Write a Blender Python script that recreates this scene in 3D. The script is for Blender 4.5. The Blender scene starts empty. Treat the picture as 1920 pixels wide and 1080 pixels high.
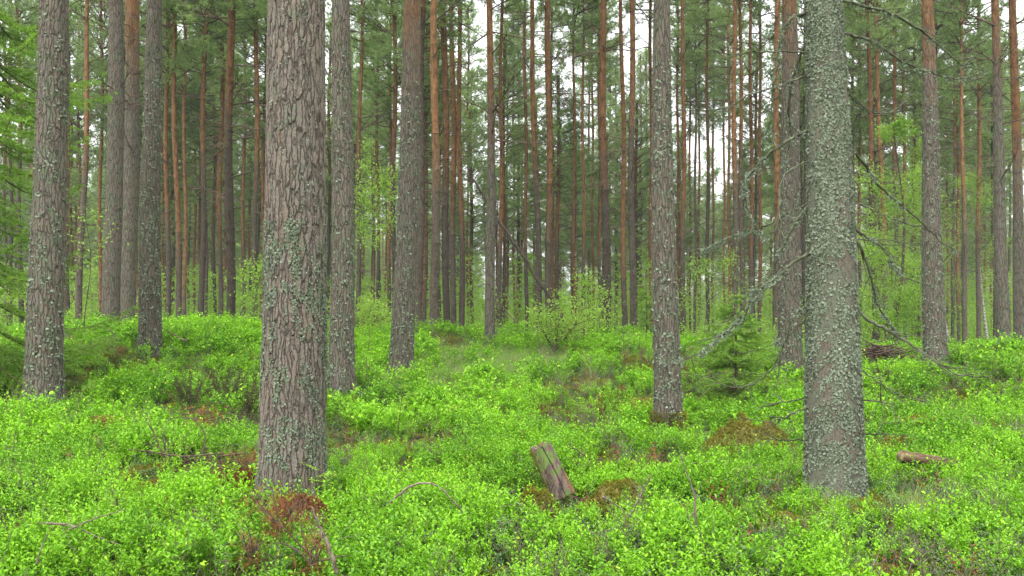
import bpy, math, random
import numpy as np
from math import radians
# ------------------------------------------------------------------ camera, sky, sun
F_PX = 1600.0; HORIZON = 610.0; EYE = 1.3
PITCH = math.atan((HORIZON-540)/F_PX)
scn = bpy.context.scene
cam = bpy.data.objects.new('camera', bpy.data.cameras.new('camera'))
scn.collection.objects.link(cam); scn.camera = cam
cam.location = (0, 0, EYE); cam.rotation_euler = (radians(90)+PITCH, 0, 0)
cam.data.sensor_width = 36; cam.data.lens = F_PX/1920*36; cam.data.clip_start = 0.05; cam.data.clip_end = 2000
SUN_EL, SUN_ROT = radians(62), radians(200)
w = bpy.data.worlds.new('World'); scn.world = w; w.use_nodes = True
nt = w.node_tree; bg = nt.nodes['Background']
sky = nt.nodes.new('ShaderNodeTexSky'); sky.sky_type = 'NISHITA'; sky.sun_disc = False
sky.sun_elevation = SUN_EL; sky.sun_rotation = SUN_ROT; sky.air_density = 1.0; sky.dust_density = 4.0; sky.ozone_density = 1.0
hs = nt.nodes.new('ShaderNodeHueSaturation'); hs.inputs['Saturation'].default_value = 0.10
nt.links.new(sky.outputs[0], hs.inputs['Color']); nt.links.new(hs.outputs[0], bg.inputs['Color'])
bg.inputs['Strength'].default_value = 0.15
sun = bpy.data.objects.new('sun', bpy.data.lights.new('sun', 'SUN')); scn.collection.objects.link(sun)
sun.data.energy = 1.2; sun.data.angle = radians(30); sun.data.color = (1, 0.97, 0.92)
sun.rotation_euler = (radians(28), 0, radians(-20)+math.pi)
scn.view_settings.view_transform = 'Standard'; scn.view_settings.look = 'None'
scn.view_settings.exposure = 2.0; scn.view_settings.gamma = 1.0
scn.render.engine = 'CYCLES'
scn.cycles.max_bounces = 6; scn.cycles.diffuse_bounces = 4; scn.cycles.transmission_bounces = 3; scn.cycles.glossy_bounces = 2

HAZE = .0007
rnd = np.random.default_rng(7); R = random.Random(11)
COL = scn.collection
# ------------------------------------------------------------------ noise and projection
_tab = np.random.default_rng(3).random((256, 256))
def vnoise(x, y):
    x = np.asarray(x, float); y = np.asarray(y, float)
    xi = np.floor(x).astype(int); yi = np.floor(y).astype(int); fx = x-xi; fy = y-yi
    fx = fx*fx*(3-2*fx); fy = fy*fy*(3-2*fy)
    g = lambda a, b: _tab[a % 256, b % 256]
    return (g(xi, yi)*(1-fx)+g(xi+1, yi)*fx)*(1-fy)+(g(xi, yi+1)*(1-fx)+g(xi+1, yi+1)*fx)*fy
def fbm(x, y, o=3):
    s = 0; a = .5; t = 0
    for i in range(o):
        s = s+a*vnoise(x*2**i+17*i, y*2**i+9*i); t += a; a *= .5
    return s/t
def unproj(u, v, d):
    """world point on the ray through photo pixel (u, v) at depth Y = d"""
    yu = (540-v)/F_PX; c, s = math.cos(PITCH), math.sin(PITCH)
    fy = c-s*yu; fz = s+c*yu; k = d/fy
    return np.array([(u-960)/F_PX*k, d, EYE+fz*k])
VEG = 0.20
# (u, v, depth) of points on the top of the ground cover
CTRL = [(0,1080,3.8),(300,1080,3.8),(700,1080,3.8),(1200,1080,3.8),(1700,1080,3.8),(1920,1080,3.8),
 (0,900,5.6),(250,880,5.8),(545,905,5.6),(800,900,5.7),(1050,930,5.5),(1567,868,5.6),(1500,885,5.5),(1640,885,5.5),(1300,900,5.8),(1850,900,5.8),
 (82,735,9.0),(-80,735,9.0),(282,630,12.0),(208,606,15.5),(240,606,15.6),(340,604,15.5),(450,597,15.5),(640,708,10.2),(752,682,12.0),
 (400,700,10.5),(430,790,8.0),(150,780,8.0),(783,625,14.5),(850,613,15.5),(919,643,14.5),(870,665,13.0),(1010,622,15.5),(1137,626,15.5),(1220,622,16),
 (900,760,9.2),(1000,700,11.5),(1253,795,9.3),(1100,790,9.0),(1150,690,11.8),(1330,640,15.5),(1360,735,10.8),(1482,685,12.8),(1400,850,7.0),
 (1754,652,13.0),(1645,655,14.0),(1883,648,14.5),(1920,650,14.5),(2050,650,14.5),(1800,740,10.5),(1730,860,6.8),(1650,760,9.5),(1950,780,8.5),
 (-100,640,13),(60,612,15.5)]
_c = np.array([unproj(*c)[:3] for c in CTRL])
far = [(x, y, EYE-0.75) for y in (21, 26, 32) for x in np.arange(-26, 27, 4.0)]
_c = np.vstack([_c, far])
_nc = len(CTRL); _res = np.zeros(_nc)
def _smooth(x, y):
    out = np.empty_like(x)
    for i in range(0, x.size, 20000):
        X = x[i:i+20000, None]; Y = y[i:i+20000, None]
        s = .55+.075*np.clip(Y, 0, 30)
        d2 = (X-_c[:, 0])**2+(Y-_c[:, 1])**2*.8
        wt = np.exp(-d2/(2*s*s))+1e-5/(1+d2)
        out[i:i+20000] = (wt*_c[:, 2]).sum(1)/wt.sum(1)
        w2 = np.exp(-d2[:, :_nc]/(2*(.55*s)**2)); out[i:i+20000] += (w2*_res).sum(1)/np.maximum(1, w2.sum(1))
    return out
for _ in range(3): _res += (_c[:_nc, 2]-_smooth(_c[:_nc, 0].copy(), _c[:_nc, 1].copy()))*.8
def ground(x, y):
    x = np.atleast_1d(np.asarray(x, float)); y = np.atleast_1d(np.asarray(y, float))
    out = _smooth(x, y); damp = np.ones_like(x)
    for q in range(_nc):
        if CTRL[q][1] < 1000: damp *= 1-.9*np.exp(-((x-_c[q, 0])**2+(y-_c[q, 1]+.15)**2)/(2*(.38+.025*_c[q, 1])**2))
    farf = np.clip((y-30)/40, 0, 1)
    out = out*(1-farf)+(EYE-1.0)*farf
    bump = ((fbm(x*1.0+5, y*1.0, 3)-.5)*.46+(fbm(x*.3, y*.3+40, 2)-.5)*.16)*damp
    return out-VEG-.06*np.clip((y-7)/5, 0, 1)*(1-farf)+bump*np.clip(y/7, .5, 1.0)
def g1(x, y): return float(ground(x, y)[0])
def hit(u, v, h=VEG, ymax=30):
    ys = np.arange(2.5, ymax, .04)
    p0 = unproj(u, v, 1.0); dx = p0[0]; dz = p0[2]-EYE
    xs = dx*ys; zs = EYE+dz*ys; gz = ground(xs, ys)+h
    k = np.where(zs <= gz)[0]; k = k[0] if len(k) else len(ys)-1
    return np.array([xs[k], ys[k], zs[k]])
def U(x, y, z):
    """photo pixel of a world point"""
    c, s = math.cos(PITCH), math.sin(PITCH); z = z-EYE
    f = c*y+s*z; up = -s*y+c*z
    return 960+F_PX*x/f, 540-F_PX*up/f
# ------------------------------------------------------------------ mesh building
class MB:
    def __init__(s): s.V = []; s.Q = []; s.T = []; s.A = []; s.n = 0
    def add(s, V, Q=None, T=None, a=None):
        V = np.asarray(V, float).reshape(-1, 3)
        if Q is not None and len(Q): s.Q.append(np.asarray(Q)+s.n)
        if T is not None and len(T): s.T.append(np.asarray(T)+s.n)
        s.A.append(np.full(len(V), .5) if a is None else np.asarray(a, float)); s.V.append(V); s.n += len(V); return s
    def mesh(s, name, mat, smooth=True):
        V = np.vstack(s.V); Q = np.vstack(s.Q) if s.Q else np.zeros((0, 4), int); T = np.vstack(s.T) if s.T else np.zeros((0, 3), int)
        me = bpy.data.meshes.new(name)
        me.vertices.add(len(V)); me.vertices.foreach_set('co', V.ravel())
        loops = np.concatenate([Q.ravel(), T.ravel()]).astype(np.int32)
        me.loops.add(len(loops)); me.loops.foreach_set('vertex_index', loops)
        st = np.concatenate([np.arange(len(Q))*4, len(Q)*4+np.arange(len(T))*3]).astype(np.int32)
        me.polygons.add(len(st)); me.polygons.foreach_set('loop_start', st)
        me.polygons.foreach_set('use_smooth', np.full(len(st), smooth))
        at = me.attributes.new('tint', 'FLOAT', 'POINT'); at.data.foreach_set('value', np.concatenate(s.A).astype(np.float32))
        me.update(calc_edges=True)
        if mat: me.materials.append(mat)
        return me
    def build(s, name, mat, parent=None, smooth=True):
        return link(name, s.mesh(name, mat, smooth), parent)
def link(name, me, parent=None, loc=None):
    o = bpy.data.objects.new(name, me); COL.objects.link(o)
    if parent: o.parent = parent
    if loc is not None: o.location = loc
    return o
def empty(name, loc, label, cat, group=None):
    o = bpy.data.objects.new(name, None); COL.objects.link(o); o.location = loc; o.empty_display_size = .1
    return tag(o, label, cat, group)
def tag(o, label=None, cat=None, group=None, kind=None):
    if label: o['label'] = label
    if cat: o['category'] = cat
    if group: o['group'] = group
    if kind: o['kind'] = kind
    return o
def nrm(v): return v/np.maximum(np.linalg.norm(v, axis=-1, keepdims=True), 1e-9)
def tube(P, r, n=5, cap=True, jit=0):
    P = np.asarray(P, float); k = len(P); r = np.broadcast_to(np.asarray(r, float), (k,))
    t = nrm(np.gradient(P, axis=0)); ref = np.array([0, 0, 1.]) if abs(t[0, 2]) < .9 else np.array([1., 0, 0])
    a = nrm(np.cross(t, ref)); b = np.cross(t, a)
    th = np.arange(n)*2*math.pi/n
    rr = r[:, None]*(1+jit*(rnd.random((k, n))-.5))
    V = P[:, None]+rr[..., None]*(np.cos(th)[None, :, None]*a[:, None]+np.sin(th)[None, :, None]*b[:, None])
    i = np.arange(k-1)[:, None]*n; j = np.arange(n)[None]; j2 = (j+1) % n
    Q = np.stack([i+j, i+j2, i+n+j2, i+n+j], -1).reshape(-1, 4); V = V.reshape(-1, 3); T = []
    if cap:
        V = np.vstack([V, P[0], P[-1]]); c0 = k*n
        T = [(c0, (q+1) % n, q) for q in range(n)]+[(c0+1, (k-1)*n+q, (k-1)*n+(q+1) % n) for q in range(n)]
    return V, Q, T
def spline(P, m):
    P = np.asarray(P, float); k = len(P); E = np.vstack([2*P[0]-P[1], P, 2*P[-1]-P[-2]]); out = []
    for q in np.linspace(0, k-1-1e-6, m):
        i = int(q); t = q-i; a, b, c, d = E[i:i+4]
        out.append(.5*((2*b)+(c-a)*t+(2*a-5*b+4*c-d)*t*t+(3*b-a-3*c+d)*t**3))
    return np.array(out)
def needles(mb, P, D, n, L, wd, spread=.8, a=None):
    """n thin triangular needles round each point P, leaning along D"""
    m = len(P); P = np.repeat(P, n, 0); D = np.repeat(D, n, 0)
    d = nrm(D+spread*rnd.normal(size=(m*n, 3))); s = nrm(np.cross(d, rnd.normal(size=(m*n, 3))))
    l = L*(.7+.6*rnd.random((m*n, 1))); h = wd*(.7+.6*rnd.random((m*n, 1)))
    V = np.stack([P-s*h, P+s*h, P+d*l], 1).reshape(-1, 3)
    av = np.repeat(np.repeat(rnd.random(m) if a is None else a, n), 3)
    mb.add(V, T=np.arange(m*n*3).reshape(-1, 3), a=av)
def leaves(mb, P, D, N, L, W, a=None, fold=.25, six=True):
    """folded ovate leaves: base P, axis D, face normal N"""
    m = len(P); D = nrm(D); S = nrm(np.cross(D, N)); N = np.cross(S, D)
    L = np.broadcast_to(L, (m,))[:, None]; W = np.broadcast_to(W, (m,))[:, None]
    av = rnd.random(m) if a is None else a
    if six:
        V = np.stack([P, P+D*L*.3-S*W*.42+N*W*fold, P+D*L*.68-S*W*.40+N*W*fold*.8, P+D*L-N*L*.10,
                      P+D*L*.68+S*W*.40+N*W*fold*.8, P+D*L*.3+S*W*.42+N*W*fold], 1).reshape(-1, 3)
        b = np.arange(m)[:, None]*6
        Q = np.vstack([b+np.array([[0, 3, 2, 1]]), b+np.array([[0, 5, 4, 3]])])
        mb.add(V, Q=Q, a=np.repeat(av, 6))
    else:
        V = np.stack([P, P+D*L*.5-S*W*.5+N*W*fold, P+D*L, P+D*L*.5+S*W*.5+N*W*fold], 1).reshape(-1, 3)
        b = np.arange(m)[:, None]*4
        mb.add(V, T=np.vstack([b+np.array([[0, 2, 1]]), b+np.array([[0, 3, 2]])]), a=np.repeat(av, 4))
# ------------------------------------------------------------------ materials
class NT:
    def __init__(s, name):
        s.m = bpy.data.materials.new(name); s.m.use_nodes = True; s.t = s.m.node_tree; s.t.nodes.clear()
        s.out = s.n('OutputMaterial')
    def n(s, typ, **kw):
        nd = s.t.nodes.new('ShaderNode'+typ)
        for k, v in kw.items():
            if k in nd.inputs: s.put(nd.inputs[k], v)
            else: setattr(nd, k, v)
        return nd
    def put(s, sock, v):
        if isinstance(v, bpy.types.NodeSocket): s.t.links.new(v, sock)
        elif isinstance(v, bpy.types.Node): s.t.links.new(v.outputs[0], sock)
        else:
            if isinstance(v, (tuple, list)) and len(v) == 3 and sock.type == 'RGBA': v = (*v, 1)
            sock.default_value = v
    def math(s, op, a, b=0.0, c=None, clamp=False):
        nd = s.t.nodes.new('ShaderNodeMath'); nd.operation = op; nd.use_clamp = clamp
        s.put(nd.inputs[0], a); s.put(nd.inputs[1], b)
        if c is not None: s.put(nd.inputs[2], c)
        return nd.outputs[0]
    def mix(s, f, a, b):
        nd = s.t.nodes.new('ShaderNodeMix'); nd.data_type = 'RGBA'
        s.put(nd.inputs[0], f); s.put(nd.inputs[6], a); s.put(nd.inputs[7], b); return nd.outputs[2]
    def ramp(s, f, lo, hi):
        nd = s.t.nodes.new('ShaderNodeMapRange'); nd.interpolation_type = 'SMOOTHSTEP'
        s.put(nd.inputs[0], f); s.put(nd.inputs[1], lo); s.put(nd.inputs[2], hi); return nd.outputs[0]
    def noise(s, vec, scale, detail=3, rough=.55):
        nd = s.n('TexNoise'); s.put(nd.inputs['Scale'], scale); s.put(nd.inputs['Detail'], detail); s.put(nd.inputs['Roughness'], rough)
        s.put(nd.inputs['Vector'], vec); return nd.outputs['Fac']
    def map(s, vec, sc=(1, 1, 1)):
        nd = s.n('Mapping'); s.put(nd.inputs['Vector'], vec); s.put(nd.inputs['Scale'], sc); return nd.outputs[0]
    def attr(s, name, typ='GEOMETRY'):
        nd = s.n('Attribute'); nd.attribute_name = name; nd.attribute_type = typ; return nd.outputs['Fac']
def M_leaf(name, ca, cb, cc=None, trans=.35, patch=.7, gloss=.06, rough=.5):
    t = NT(name); a = t.attr('tint'); oi = t.n('ObjectInfo').outputs['Random']
    g = t.n('NewGeometry').outputs['Position']; p = t.ramp(t.noise(g, patch, 2), .35, .65)
    f = t.math('ADD', t.math('MULTIPLY', a, .5), t.math('ADD', t.math('MULTIPLY', p, .35), t.math('MULTIPLY', oi, .25)), clamp=True)
    col = t.mix(f, ca, cb)
    if cc: col = t.mix(t.ramp(a, .95, .99), col, cc)
    d = t.n('BsdfDiffuse', Color=col); tr = t.n('BsdfTranslucent', Color=col); gl = t.n('BsdfGlossy', Roughness=rough, Color=(1, 1, 1, 1))
    m1 = t.n('MixShader', Fac=trans); t.put(m1.inputs[1], d); t.put(m1.inputs[2], tr)
    m2 = t.n('MixShader', Fac=gloss); t.put(m2.inputs[1], m1); t.put(m2.inputs[2], gl)
    t.put(t.out.inputs['Surface'], m2); return t.m
def M_plain(name, ca, cb, scale=8, rough=.9, stretch=(1, 1, 1), bump=.3, dist=.01):
    t = NT(name); v = t.map(t.n('TexCoord').outputs['Object'], stretch); n = t.noise(v, scale, 5, .65)
    b = t.n('BsdfPrincipled', Roughness=rough); b.inputs['Specular IOR Level'].default_value = .2
    t.put(b.inputs['Base Color'], t.mix(t.ramp(n, .35, .68), ca, cb))
    bp = t.n('Bump', Strength=bump, Distance=dist); t.put(bp.inputs['Height'], n); t.put(b.inputs['Normal'], bp)
    t.put(t.out.inputs['Surface'], b); return t.m
def M_bark(name, plate, crack, lichen, lich_amt, orange=(.24, .118, .05), warp=.05, cell=22., stretch=.22, depth=.012, disp=True, spruce=False, shade=1.0):
    t = NT(name); oc = t.n('TexCoord').outputs['Object']; rn = t.n('ObjectInfo').outputs['Random']
    off = t.n('CombineXYZ', X=t.math('MULTIPLY', rn, 37.), Y=t.math('MULTIPLY', rn, 91.), Z=t.math('MULTIPLY', rn, 53.))
    va = t.t.nodes.new('ShaderNodeVectorMath'); va.operation = 'ADD'; t.put(va.inputs[0], oc); t.put(va.inputs[1], off); vec = va.outputs[0]
    nz = t.n('TexNoise', Scale=11., Detail=5.); t.put(nz.inputs['Vector'], vec)
    sc = t.t.nodes.new('ShaderNodeVectorMath'); sc.operation = 'MULTIPLY_ADD'; t.put(sc.inputs[0], nz.outputs['Color']); t.put(sc.inputs[1], (warp, warp, warp*2)); t.put(sc.inputs[2], vec)
    v = t.map(sc.outputs[0], (1, 1, stretch))
    vo = t.n('TexVoronoi', feature='DISTANCE_TO_EDGE', Scale=cell); t.put(vo.inputs['Vector'], v)
    vc = t.n('TexVoronoi', Scale=cell); t.put(vc.inputs['Vector'], v)
    v2 = t.n('TexVoronoi', feature='DISTANCE_TO_EDGE', Scale=cell*2.3); t.put(v2.inputs['Vector'], t.map(sc.outputs[0], (1, 1, stretch*2.2)))
    e1 = t.ramp(vo.outputs['Distance'], .0, .16 if not spruce else .08); e2 = t.ramp(v2.outputs['Distance'], .0, .14)
    fn = t.noise(t.map(vec, (1, 1, .5)), 70., 4, .7); mid = t.noise(vec, 3.2, 3)
    h = t.math('ADD', t.math('MULTIPLY', e1, .62), t.math('ADD', t.math('MULTIPLY', e2, .16), t.math('MULTIPLY', fn, .22)))
    if spruce: h = t.math('ADD', t.math('MULTIPLY', e1, .30), t.math('MULTIPLY', fn, .6))
    # orange papery bark above a height kept on the object
    z = t.n('SeparateXYZ', Vector=oc).outputs['Z']; sw = t.attr('orange_from', 'OBJECT')
    up = t.ramp(t.math('SUBTRACT', t.math('ADD', z, t.math('MULTIPLY', t.math('SUBTRACT', mid, .5), 3.0)), sw), -1.1, 1.4)
    pc = t.mix(t.ramp(fn, .3, .7), tuple(c*.72 for c in plate), tuple(min(1, c*1.25) for c in plate))
    pc = t.mix(t.math('MULTIPLY', t.n('SeparateXYZ', Vector=vc.outputs['Color']).outputs['X'], .35), pc, (plate[0]*1.25, plate[1]*.98, plate[2]*.82))
    oc2 = t.mix(t.ramp(t.noise(t.map(vec, (1, 1, .35)), 16., 4, .65), .35, .7), orange, tuple(c*.42 for c in orange))
    pc = t.mix(t.math('MULTIPLY', up, .92), pc, oc2)
    ln = t.noise(vec, 6.5, 5, .7); lz = t.ramp(ln, .62-lich_amt*.3, .72-lich_amt*.3)
    lz = t.math('MULTIPLY', lz, t.math('SUBTRACT', 1.0, up))
    pc = t.mix(t.math('MULTIPLY', lz, .62), pc, t.mix(fn, lichen, tuple(c*.6 for c in lichen)))
    crk = t.math('MULTIPLY', t.math('MULTIPLY_ADD', e1, -1.0, 1.0), t.math('MULTIPLY_ADD', up, -.6, 1.0), clamp=True)
    col = t.mix(t.math('MULTIPLY', crk, .85), pc, crack)
    # branch-whorl scars: thin darker rings
    ring = t.math('ABSOLUTE', t.math('SINE', t.math('ADD', t.math('MULTIPLY', z, 7.0), t.math('MULTIPLY', mid, 3.0))))
    col = t.mix(t.math('MULTIPLY', t.ramp(ring, .10, .0), t.math('MULTIPLY_ADD', up, .45, .05)), col, (.045, .03, .022))
    if not disp: col = t.mix(t.ramp(t.attr('tint'), .72, 1.0), col, (.03, .022, .017))
    tone = t.math('MULTIPLY_ADD', rn, .24 if disp else .6, .88 if disp else .7)
    hv = t.n('HueSaturation', Value=tone, Color=col)
    b = t.n('BsdfPrincipled', Roughness=.95); b.inputs['Specular IOR Level'].default_value = .15
    t.put(b.inputs['Base Color'], hv)
    if disp:
        d = t.n('Displacement', Midlevel=.6, Scale=depth); t.put(d.inputs['Height'], h); t.put(t.out.inputs['Displacement'], d); t.m.displacement_method = 'BOTH'
    else:
        bp = t.n('Bump', Strength=.8, Distance=depth); t.put(bp.inputs['Height'], h); t.put(b.inputs['Normal'], bp)
    t.put(t.out.inputs['Surface'], b); return t.m
LICH = (.24, .30, .20)
m_bark_big = M_bark('pine_bark_furrowed', (.165, .146, .124), (.046, .037, .03), (.15, .185, .125), .25, cell=34., stretch=.13, depth=.014, warp=.045)
m_bark = M_bark('pine_bark_near', (.128, .115, .095), (.036, .030, .023), (.13, .16, .10), .42, cell=34., stretch=.14, depth=.012, warp=.045)
m_bark_far = M_bark('pine_bark_far', (.088, .074, .058), (.035, .028, .022), (.12, .14, .09), .3, cell=26., depth=.012, disp=False)
m_bark_spr = M_bark('spruce_bark', (.125, .11, .09), (.07, .058, .045), (.15, .18, .125), .75, cell=46., stretch=.6, warp=.12, depth=.008, spruce=True)
m_lichen = M_leaf('lichen_flakes', (.11, .14, .09), (.25, .30, .21), trans=.1, patch=9., gloss=.0)
m_lichen2 = M_leaf('grey_lichen_flakes', (.12, .15, .10), (.24, .28, .20), trans=.1, patch=5., gloss=.0)
m_need = M_leaf('pine_needles', (.12, .22, .055), (.29, .41, .13), trans=.5, patch=.25, gloss=.02)
m_spru = M_leaf('spruce_needles', (.08, .19, .018), (.27, .46, .045), trans=.45, patch=1.2, gloss=.03)
m_bilb = M_leaf('bilberry_leaves', (.04, .16, .006), (.28, .57, .018), (.40, .60, .04), trans=.33, patch=1.1, gloss=.018)
m_birch = M_leaf('birch_leaves', (.14, .30, .022), (.32, .50, .06), trans=.45, patch=.5, gloss=.02)
m_ling = M_leaf('lingonberry_leaves', (.03, .085, .012), (.10, .20, .03), trans=.2, patch=2., gloss=.05)
m_rust = M_leaf('withered_leaves', (.16, .035, .018), (.28, .09, .035), trans=.25, patch=3., gloss=.02)
m_dneed = M_leaf('dead_needles', (.13, .055, .025), (.26, .12, .055), trans=.15, patch=3., gloss=.0)
m_dark = M_leaf('dark_heather', (.045, .05, .02), (.11, .12, .05), trans=.1, patch=3., gloss=.0)
m_moss = M_leaf('moss_tips', (.10, .12, .015), (.24, .22, .035), trans=.2, patch=3., gloss=.0)
m_grass = M_leaf('grass_blades', (.16, .26, .05), (.34, .42, .14), trans=.35, patch=2., gloss=.03)
m_twig = M_plain('dead_twig', (.085, .062, .045), (.19, .155, .12), 30)
m_twigL = M_plain('lichened_branch', (.04, .038, .024), (.11, .13, .075), 22)
m_dtree = M_plain('dead_tree_bark', (.025, .02, .015), (.07, .055, .042), 20)
m_twigD = M_plain('dark_twig', (.05, .035, .025), (.13, .09, .065), 30)
m_white = M_plain('birch_bark', (.10, .09, .08), (.52, .50, .46), 9, stretch=(1, 1, 3))
m_wood = M_plain('weathered_wood', (.055, .042, .034), (.20, .15, .115), 14, stretch=(1, 1, .12), bump=.8, dist=.02)
m_rot = M_plain('rotten_orange_wood', (.07, .035, .02), (.20, .10, .045), 20, stretch=(1, 1, .2), bump=.6)
m_cut = M_plain('cut_wood_end', (.16, .11, .07), (.30, .22, .14), 30)
def M_floor():
    t = NT('forest_floor'); g = t.n('NewGeometry').outputs['Position']
    a = t.ramp(t.noise(g, 1.3, 4), .36, .54); b = t.noise(g, 26, 5, .7); c = t.ramp(t.noise(g, .8, 2), .45, .6)
    litter = t.mix(t.ramp(b, .35, .65), (.035, .022, .013), (.11, .072, .04)); moss = t.mix(t.ramp(b, .35, .65), (.035, .05, .01), (.12, .15, .025))
    col = t.mix(a, litter, moss); col = t.mix(t.math('MULTIPLY', c, .3), col, (.10, .15, .03))
    p = t.n('BsdfPrincipled', Roughness=1.0); p.inputs['Specular IOR Level'].default_value = .1; t.put(p.inputs['Base Color'], col)
    bp = t.n('Bump', Strength=1., Distance=.05); t.put(bp.inputs['Height'], b); t.put(p.inputs['Normal'], bp)
    t.put(t.out.inputs['Surface'], p); return t.m
m_floor = M_floor()
# ------------------------------------------------------------------ the ground, one sheet to the horizon
def grid_axis(a, b, lim, st):
    mid = list(np.arange(a, b+1e-6, st)); r = []; s = st; x = mid[-1]
    while x < lim: s *= 1.25; x += s; r.append(x)
    l = []; s = st; x = mid[0]
    while x > -lim: s *= 1.25; x -= s; l.append(x)
    return np.array(l[::-1]+mid+r)
gx = grid_axis(-12, 12, 400, .14); gy = grid_axis(1.0, 24, 400, .14)
XX, YY = np.meshgrid(gx, gy); ZZ = ground(XX.ravel(), YY.ravel())
m = len(gx); i = np.arange(len(gy)-1)[:, None]*m; j = np.arange(m-1)[None]
Q = np.stack([i+j, i+j+1, i+m+j+1, i+m+j], -1).reshape(-1, 4)
tag(MB().add(np.c_[XX.ravel(), YY.ravel(), ZZ], Q).build('ground', m_floor), kind='structure')
# ------------------------------------------------------------------ shared tree pieces
def taper_tube(mb, P0, D, L, r, curve=.3, n=3, seg=4, a=None):
    t = np.linspace(0, 1, seg)[:, None]; bend = nrm(rnd.normal(size=3)+np.array([0, 0, .4]))
    P = P0+D*L*t+bend*L*curve*t*t
    mb.add(*tube(P, np.linspace(r, r*.3, seg), n, cap=False)); return P
def make_crown(h, rad, seed, dens=1.0, bare=.0):
    """airy pine crown, local z from 0 to h: (branches, needles) in one mesh each"""
    bm_, nm_ = MB(), MB(); z = 0.
    PP, DD = [], []
    while z < h-.2:
        f = z/h; Lmax = rad*min(1, .55+f*1.6)*(1-f**2.2)**.8+.25
        for q in range(R.choice([3, 4, 5])):
            th = R.random()*6.283; el = radians(R.uniform(0, 25)+f*35); L = Lmax*R.uniform(.55, 1.1)
            if f < .25 and R.random() < bare+.3: L *= .7
            D = np.array([math.cos(th)*math.cos(el), math.sin(th)*math.cos(el), math.sin(el)])
            P = taper_tube(bm_, np.array([0, 0, z+R.uniform(-.1, .1)]), D, L, .012+.012*L, .18, 3, 6)
            ns = int((4+L*5)*dens)
            for s_ in range(ns):
                t = R.uniform(.3, 1.0); k = t*5; a = int(min(4, k)); p = P[a]+(P[a+1]-P[a])*(k-a)
                d2 = nrm(D*.8+rnd.normal(size=3)*.65+np.array([0, 0, .25])); l2 = R.uniform(.15, .5)*(1.25-t*.5)
                q2 = taper_tube(bm_, p, d2, l2, .006, .2, 3, 3)
                n3 = max(3, int(l2*14)); tt = rnd.random((n3, 1))*.65+.4
                PP.append(p+d2*l2*tt+rnd.normal(size=(n3, 3))*.07); DD.append(np.repeat(d2[None], n3, 0)+[[0, 0, .35]])
        z += R.uniform(.3, .5)
    needles(nm_, np.vstack(PP), np.vstack(DD), 9, .135, .011, .75)
    return bm_.mesh('crown_branches', m_twigD), nm_.mesh('crown', m_need, False)
crowns = [make_crown(h, r, k, d) for k, (h, r, d) in enumerate([(9, 1.9, 1), (8, 1.7, 1.1), (10, 2.1, 1), (9, 1.6, 1.2), (11, 2.0, 1.1), (8.5, 2.2, 1)])]
def make_limb(L, twigs):
    mb = MB(); P = taper_tube(mb, np.zeros(3), np.array([1., 0, 0]), L, .020, R.uniform(-.15, .3), 3, 6)
    for s_ in range(twigs):
        k = R.uniform(1.2, 4.8); a = int(k); p = P[a]+(P[a+1]-P[a])*(k-a)
        taper_tube(mb, p, nrm(np.array([1., 0, 0])+rnd.normal(size=3)*.6), L*R.uniform(.2, .55), .008, .3, 3, 4)
    return mb.mesh('dead_branch', m_twigD)
limbs = [make_limb(1., 6) for k in range(10)]
# knot-free trunks: unique axis per tree
def dia_of(wp): return float(np.interp(wp, [3, 4, 5, 8, 12, 20, 30, 45, 70], [.15, .155, .16, .18, .20, .24, .31, .335, .38]))
def trunk_mesh(base, top, r0, r1, H, n, zs, mat, flare=0., wob=.02):
    """base/top local axis points (top at local height top[2]); radius r0 at base, r1 at top"""
    zs = np.asarray(zs); t = zs/top[2]
    ax = np.c_[base[0]+(top[0]-base[0])*t, base[1]+(top[1]-base[1])*t, zs]
    ph = R.random()*6; ax[:, 0] += wob*np.sin(zs*.8+ph)*np.clip(zs/2, 0, 1); ax[:, 1] += wob*np.cos(zs*.7+ph)*np.clip(zs/2, 0, 1)
    r = np.where(zs < top[2], r0+(r1-r0)*t, r1*np.clip(1-(zs-top[2])/(H-top[2]+.01)*.92, .04, 1))
    th = np.arange(n)*2*math.pi/n
    fl = 1+flare*np.exp(-np.clip(zs, 0, None)/.20)[:, None]*(1+.45*np.cos(th*4+ph)[None]+.25*np.cos(th*7+2*ph)[None])
    lump = 1+.035*(vnoise(np.cos(th)[None]*1.5+10+ph, zs[:, None]*1.3)-.5)+.03*(vnoise(np.sin(th)[None]*1.5+30+ph, zs[:, None]*1.9)-.5)
    rr = r[:, None]*fl*lump
    V = np.stack([ax[:, 0:1]+rr*np.cos(th), ax[:, 1:2]+rr*np.sin(th), np.broadcast_to(zs[:, None], rr.shape)], -1).reshape(-1, 3)
    k = len(zs); i = np.arange(k-1)[:, None]*n; j = np.arange(n)[None]; j2 = (j+1) % n
    Q = np.stack([i+j, i+j2, i+n+j2, i+n+j], -1).reshape(-1, 4)
    return MB().add(V, Q), (lambda z: np.array([np.interp(z, zs, ax[:, 0]), np.interp(z, zs, ax[:, 1]), z])), (lambda z: float(np.interp(z, zs, r))*(1+flare*math.exp(-max(z, 0)/.20)))
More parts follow.
